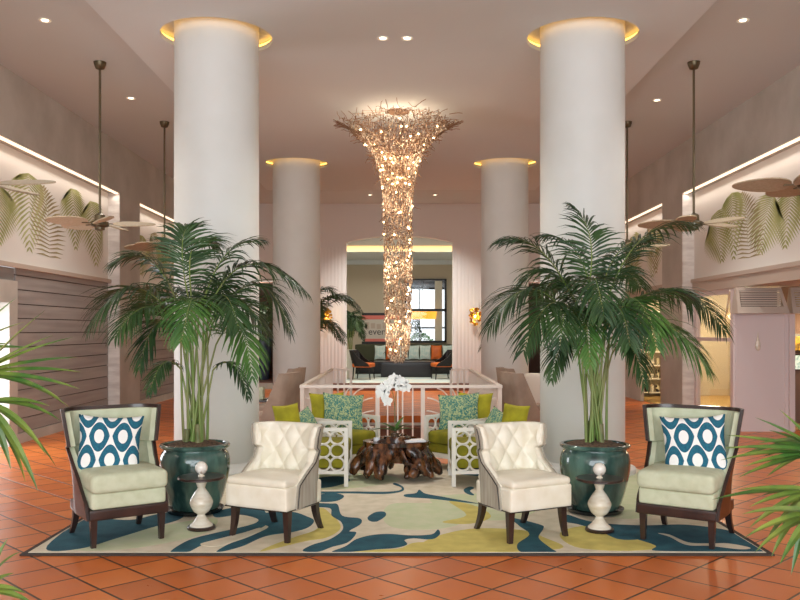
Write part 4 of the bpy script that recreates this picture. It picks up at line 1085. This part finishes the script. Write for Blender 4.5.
copy_tree(TC, (1.78, 12.0, 0), radians(100), 'tall taupe upholstered chair right of the railing, farther of the two')
t = thing('side_table', 'low dark side table glimpsed between the left columns', 'side table', (-2.15, 12.6, 0))
b = MB(); b.rbox(0, 0, .45, .6, .5, .03, .008, n=4); b.build('tabletop', M['darkwood'], t)
for x in (-.25, .25):
    for y in (-.2, .2): b = MB(); b.box(x - .015, x + .015, y - .015, y + .015, 0, .44); b.build('leg', M['darkwood'], t)
b = MB(); b.rbox(0, 0, .09, .17, .17, .18, .012, n=5); tag(b.build('gift_box', M['butter'], loc=(-2.13, 12.55, .467)), 'pale green box on the low side table between the left columns', 'box')
t = thing('cream_armchair', 'cream armchair with dark thin legs glimpsed between the right columns', 'armchair', (2.25, 12.9, 0), radians(160))
b = MB(); b.rbox(0, 0, .36, .6, .55, .16, .04, n=8); b.build('seat', M['cream'], t, smooth=50); b = MB(); b.rbox(0, .26, .6, .6, .1, .5, .04, n=8); b.build('backrest', M['cream'], t, smooth=50)
for x in (-.27, .27):
    for y in (-.24, .26): b = MB(); b.tube([(x, y, 0), (x, y, .3)], .012, 8); b.build('leg', M['black'], t)
    b = MB(); b.tube([(x * 1.15, .25, .3), (x * 1.15, .25, .58), (x * 1.15, -.25, .58), (x * 1.15, -.25, 0)], .012, 8); b.build('armrest', M['black'], t)

# ------------------------------------------------------------------ far room furniture
def far_chair(label, loc, rz):
    t = thing('orange_chair', label, 'chair', loc, rz, 'black chairs with orange seats')
    for x in (-.24, .24):
        for y in (-.22, .22): leg_mesh(x, y, .34, .035, 0, .03 if y > 0 else -.02, 1).build('leg', M['black'], t)
    b = MB(); b.rbox(0, 0, .39, .54, .52, .11, .03, puff=.02, n=8); b.build('seat', M['orange'], t, smooth=50)
    W = [(.36, .28), (.8, .3)]; YK = [(.36, .26), (.8, .36)]; L = [(.36, .5), (.44, .46), (.5, .36), (.6, .24), (.8, .12)]
    b = MB(); shell(b, W, YK, L, [.36 + .44 * i / 16 for i in range(17)], .012, .012, rc=.15); b.build('back_frame', M['black'], t, smooth=50)
    return t
OC = far_chair('black curved chair with orange seat in the far room, left of the dark table', (-1.02, 23.0, ZF), radians(78))
copy_tree(OC, (1.13, 23.2, ZF), radians(-78), 'black curved chair with orange seat in the far room, right of the dark table')
t = thing('console_table', 'black glossy table in the far room in front of the cushions', 'table', (.1, 24.2, ZF))
b = MB(); b.rbox(.05, 0, .215, 1.45, .5, .43, .01, n=6); b.build('body', M['black'], t, smooth=40)
b = MB(); b.rbox(0, 0, .445, 1.75, .62, .025, .006, n=4); b.build('tabletop', M['darkwood'], t)
t = thing('banquette', 'long dark green banquette along the far room back wall', 'sofa', (.1, 26.2, ZF))
b = MB(); b.rbox(0, -.05, .2, 3.1, .8, .4, .03, n=8); b.build('seat', M['black'], t, smooth=50)
b = MB(); b.rbox(0, .35, .5, 3.1, .16, .8, .04, n=8); b.build('backrest', mat('banquette_green', (70, 74, 52), .8), t, smooth=50)
cols = [('tealprint', 'pale teal'), ('orange', 'orange'), ('tealprint', 'pale teal'), ('tealprint', 'pale teal'), ('tealprint', 'pale teal'), ('orange', 'orange'), ('tealprint', 'pale teal')]
M['palecush'] = mat('pale_aqua_fabric', (176, 204, 202), .9, (214, 222, 214), 14, 4)
nth = ['leftmost', 'second from left', 'third from left', 'fourth from left', 'fifth from left', 'sixth from left', 'rightmost']
for i, (k, nm) in enumerate(cols):
    px = 380 + 11.3 * i; x = (px - CX) * 26.0 / F
    pillow('cushion', '%s scatter cushion on the banquette, %s in its row' % (nm, nth[i]), M['orange'] if k == 'orange' else M['palecush'], .345, .46, .13, (x, 26.0 + .03 * (i % 2), ZF + .66), 0, radians(-14), 0, 'scatter cushions on the banquette')

# gold sconces
def sconce(x, z, label):
    random.seed(int(x * 10) + 50)
    t = thing('wall_sconce', label, 'wall sconce', (x, YB - .07, z), group='gold wall sconces')
    b = MB()
    for i in range(46):
        a = U(0, 2 * pi); r = sqrt(R()) * .16; c = Vector((r * cos(a), -.05 - .07 * R(), r * 1.35 * sin(a))); rr = U(.025, .045)
        nn = Vector((U(-.6, .6), -1, U(-.6, .6))).normalized(); e1 = nn.cross(Vector((0, 0, 1))).normalized(); e2 = nn.cross(e1)
        vs = [c + (e1 * cos(2 * pi * k / 8) + e2 * sin(2 * pi * k / 8)) * rr + nn * .01 for k in range(8)] + [c]
        b.add(vs, [(k, (k + 1) % 8, 8) for k in range(8)])
    b.build('petals', M['gold'], t)
    b = MB(); b.lathe([(.07, 0), (.07, .02)], 20, mtx=Matrix.Rotation(pi / 2, 4, 'X')); b.build('back_plate', M['gold'], t)
    b = MB(); b.ball((0, -.04, 0), .03); b.build('bulb', M['bulb'], t)
    lamp('POINT', 'sconce_glow', (x, YB - .32, z), 3, (1, .75, .4), shadow_soft_size=.08)
sconce(-1.9, 1.83, 'gold flower cluster wall sconce left of the portal'); sconce(1.88, 1.85, 'gold flower cluster wall sconce right of the portal')

# ------------------------------------------------------------------ chandelier
random.seed(77)
cy, cx = 11.9, -.045
t = thing('chandelier', 'long cascading chandelier of twigs, glass drops and tiny bulbs over the stairwell', 'chandelier', (cx, cy, 0))
RP = [(1.05, .07), (1.12, .13), (1.3, .17), (2.0, .195), (3.2, .205), (3.5, .22), (3.75, .26), (3.95, .33), (4.1, .42), (4.25, .56), (4.4, .74), (4.48, .84)]
b = MB(); b.lathe([(.14, ZP - .025), (.16, ZP - .02), (.16, ZP)], 40); b.build('ceiling_plate', M['twig'], t)
b = MB()
for i in range(900):
    z = 1.15 + 3.3 * (R() ** .5) if i % 4 == 0 else U(3.8, 4.48); r = pw(RP, z) * U(.55, 1.05); a = U(0, 2 * pi)
    p = Vector((r * cos(a), r * sin(a), z)); pts = [p]
    d = Vector((cos(a + U(-1.2, 1.2)), sin(a + U(-1.2, 1.2)), U(-.3, .7))).normalized() if z > 3.9 else Vector((U(-.3, .3), U(-.3, .3), -1)).normalized()
    for k in range(3): d = (d + Vector((U(-.5, .5), U(-.5, .5), U(-.4, .4)))).normalized(); pts.append(pts[-1] + d * U(.035, .08))
    if pts[-1].z > ZP - .01: continue
    b.tube(pts, .004, 4, cap=False)
for k in range(16):
    a = 2 * pi * k / 16 + U(-.1, .1)
    pts = [Vector((pw(RP, z) * .9 * cos(a + .2 * sin(z * 3)), pw(RP, z) * .9 * sin(a + .2 * sin(z * 3)), z)) for z in (4.46, 4.3, 4.1, 3.9, 3.6, 3.0, 2.3, 1.6, 1.2)]; pts = pts[:U(4, 10).__int__()]
    b.tube([Vector((.2 * cos(a), .2 * sin(a), ZP - .03))] + pts, .004, 4, cap=False)
for sx in (-1, 1):
    for k in range(14): b.tube([(sx * U(.5, .6), U(-.2, .2), U(4.2, 4.3)), (sx * .7, U(-.1, .1), 4.36), (sx * U(.82, .93), U(-.1, .1), U(4.4, 4.47))], .005, 4)
b.build('twig_frame', M['twig'], t)
b = MB()
for i in range(4800):
    z = 1.05 + 3.4 * R() if i % 4 else U(3.6, 4.45); rm = pw(RP, z); r = rm * (U(.8, 1.06) if R() < .75 else sqrt(R())); a = U(0, 2 * pi)
    x, y = r * cos(a), r * sin(a); h = U(.02, .045); w = U(.005, .011)
    b.add([(x, y, z + h), (x + w, y, z), (x, y + w, z), (x - w, y, z), (x, y - w, z), (x, y, z - h)], [(0, 1, 2), (0, 2, 3), (0, 3, 4), (0, 4, 1), (5, 2, 1), (5, 3, 2), (5, 4, 3), (5, 1, 4)])
b.build('glass_drops', M['glassbead'], t)['kind'] = 'stuff'
bu = MB(); bu.ball((0, 0, 0), .013, 6); first = None
for i in range(100):
    z = 1.15 + 3.2 * (i + R()) / 100 if i % 3 else U(3.5, 4.35); rm = pw(RP, z); r = rm * U(.85, 1.04); a = U(pi, 2 * pi) if R() < .75 else U(0, pi)
    if first is None: o = first = bu.build('bulb', M['bulb'], t)
    else: o = first.copy(); COL.objects.link(o)
    o.location = (r * cos(a), r * sin(a), z)
for z, e in ((4.2, 11), (3.9, 10), (3.3, 8), (2.4, 7), (1.5, 7)): lamp('POINT', 'chandelier_glow', (cx, cy - .02, z), e, (1, .78, .55), shadow_soft_size=.15)

# ------------------------------------------------------------------ ceiling fans
def fan_thing(label, x, y, rz):
    t = thing('ceiling_fan', label, 'ceiling fan', (x, y, 0), rz, 'bronze ceiling fans with leaf blades'); zh = 2.78
    b = MB(); b.lathe([(.02, ZC - .09), (.05, ZC - .08), (.07, ZC - .03), (.075, ZC)], 24); b.build('canopy', M['bronze'], t, smooth=50)
    b = MB(); b.tube([(0, 0, zh + .06), (0, 0, ZC - .05)], .014, 10); b.build('downrod', M['bronze'], t, smooth=60)
    b = MB(); b.lathe([(.03, zh + .12), (.06, zh + .1), (.065, zh + .03), (.1, zh + .02), (.105, zh - .03), (.06, zh - .045), (.055, zh - .075), (.02, zh - .085)][::-1], 28); b.build('motor_housing', M['bronze'], t, smooth=50)
    for k in range(5):
        mt = Matrix.Rotation(2 * pi * k / 5, 4, 'Z') @ Matrix.Translation((0, 0, zh)) @ Matrix.Rotation(radians(19), 4, 'X')
        n = 24; up = []; 
        for i in range(n):
            a = 2 * pi * i / n; xx = .4 + .25 * cos(a); yy = .12 * sin(a) * (1 - .25 * cos(a)); up.append((xx, yy))
        b = MB(); vs = [mt @ Vector((x_, y_, .006)) for x_, y_ in up] + [mt @ Vector((x_, y_, -.006)) for x_, y_ in up]
        b.add(vs, [tuple(range(n)), tuple(range(2 * n - 1, n - 1, -1))] + [(i, n + i, n + (i + 1) % n, (i + 1) % n) for i in range(n)])
        bl = b.build('blade', M['blade'], t)
        b = MB(); b.bar(mt @ Vector((.08, 0, 0)), mt @ Vector((.22, 0, -.008)), .03, .01); b.build('blade_bracket', M['bronze'], bl)
    return t
f0 = fan_thing('ceiling fan on the left whose rod hangs before the leaf mural, middle one', -3.62, 10.1, radians(8))
copy_tree(f0, (-3.64, 7.3, 0), radians(-2), 'ceiling fan blade entering at the left edge of the photo')
copy_tree(f0, (-3.66, 13.0, 0), radians(30), 'ceiling fan on the left partly hidden by the left palm fronds')
copy_tree(f0, (3.52, 10.1, 0), radians(20), 'ceiling fan on the right whose rod hangs before the leaf mural, middle one')
copy_tree(f0, (3.58, 7.35, 0), radians(170), 'ceiling fan blades entering at the right edge of the photo')
copy_tree(f0, (3.5, 13.0, 0), radians(40), 'ceiling fan on the right partly hidden by the right palm fronds')

# ------------------------------------------------------------------ leaf murals (flat painted fronds on the wall)
def mural(sgn, y0, y1, n, label, seed):
    random.seed(seed); X = sgn * (WR - .002)
    t = thing('leaf_mural', label, 'wall mural', (X, (y0 + y1) / 2, 2.37))
    for i in range(n):
        b = MB()
        yc = y0 + (y1 - y0) * (i + .5) / n + U(-.12, .12); top = U(3.3, 3.66); dirn = U(-.3, .3); L = U(.8, 1.15)
        p0 = Vector((yc, top)); p1 = Vector((yc + dirn * .5, top - L * .1)); p2 = Vector((yc + dirn * .9, max(2.62, top - L)))
        if i % 4 == 3: p0, p2 = Vector((yc, 2.55)), Vector((yc + dirn, 3.5)); p1 = Vector((yc - dirn * .1, 3.1))
        K = 20; lay = -sgn * .0005 * (i % 5)
        def bp(q): return p0 * (1 - q) ** 2 + p1 * 2 * q * (1 - q) + p2 * q * q
        for k in range(K):
            tt = k / (K - 1); c = bp(tt); d = (bp(min(1, tt + .03)) - bp(max(0, tt - .03))).normalized()
            ln = (.36 * sin(pi * min(1, .2 + tt * .78)) + .06) * (.8 if i % 3 else 1)
            for s_ in (-1, 1):
                sd = Vector((-d.y, d.x)) * s_; q = (sd * (1.1 - .4 * tt) + d * (.35 + .6 * tt) + Vector((0, -.15))).normalized(); w = Vector((-q.y, q.x)) * .014
                pts = [c - w * .4, c + q * ln * .5 - w, c + q * ln - Vector((0, ln * .14)), c + q * ln * .5 + w, c + w * .4]
                pts = [Vector((max(y0 - .3, min(y1 + .35, yc + (p.x - yc) * 2.1)), max(2.4, min(3.8, p.y)))) for p in pts]
                b.add([(lay, p.x - (y0 + y1) / 2, p.y - 2.37) for p in pts], [(0, 1, 2, 3, 4)], 0)
        b.build('painted_frond', [M['mural2'] if i % 3 == 1 else M['mural']], t)
mural(-1, 6.8, 13.9, 10, 'olive green palm leaf mural on the nearer left wall panel', 2)
mural(1, 6.8, 13.9, 10, 'olive green palm leaf mural on the nearer right wall panel', 3)
mural(-1, 16.2, 19.2, 5, 'olive green palm leaf mural on the left wall panel past the pier', 4)
mural(1, 16.2, 19.2, 5, 'olive green palm leaf mural on the right wall panel past the pier', 5)

# ------------------------------------------------------------------ light, world, camera
w = bpy.data.worlds.new('world'); SC.world = w; w.use_nodes = True
w.node_tree.nodes['Background'].inputs[0].default_value = (.86, .94, 1, 1); w.node_tree.nodes['Background'].inputs[1].default_value = 1.3
lamp('AREA', 'front_fill', (0, Y0 + .3, 2.4), 770, (.89, .96, 1), (radians(100), 0, 0), shape='RECTANGLE', size=13, size_y=4.2)  # unseen fill panel added behind the camera, tilted up to brighten the ceiling
lamp('AREA', 'door_daylight', (-5.6, 9.8, 1.1), 60, (.9, .95, 1), (0, radians(-90), 0), shape='RECTANGLE', size=1.6, size_y=1.7)
lamp('AREA', 'conservatory_daylight', (.8, 30.8, 2.0), 60, (.95, .98, 1), (radians(90), 0, 0), shape='RECTANGLE', size=3, size_y=2.4)
cam = bpy.data.cameras.new('camera'); co = bpy.data.objects.new('camera', cam); COL.objects.link(co)
co.location = (0, 0, H); co.rotation_euler = (radians(90), 0, 0)
cam.sensor_width = 36; cam.lens = F / 800 * 36; cam.shift_x = -(CX - 400) / 800; cam.shift_y = (HY - 300) / 800; cam.clip_end = 200
SC.camera = co
vs_ = SC.view_settings; vs_.view_transform = 'Standard'; vs_.look = 'None'; vs_.gamma = 1; vs_.use_curve_mapping = False; vs_.exposure = .32
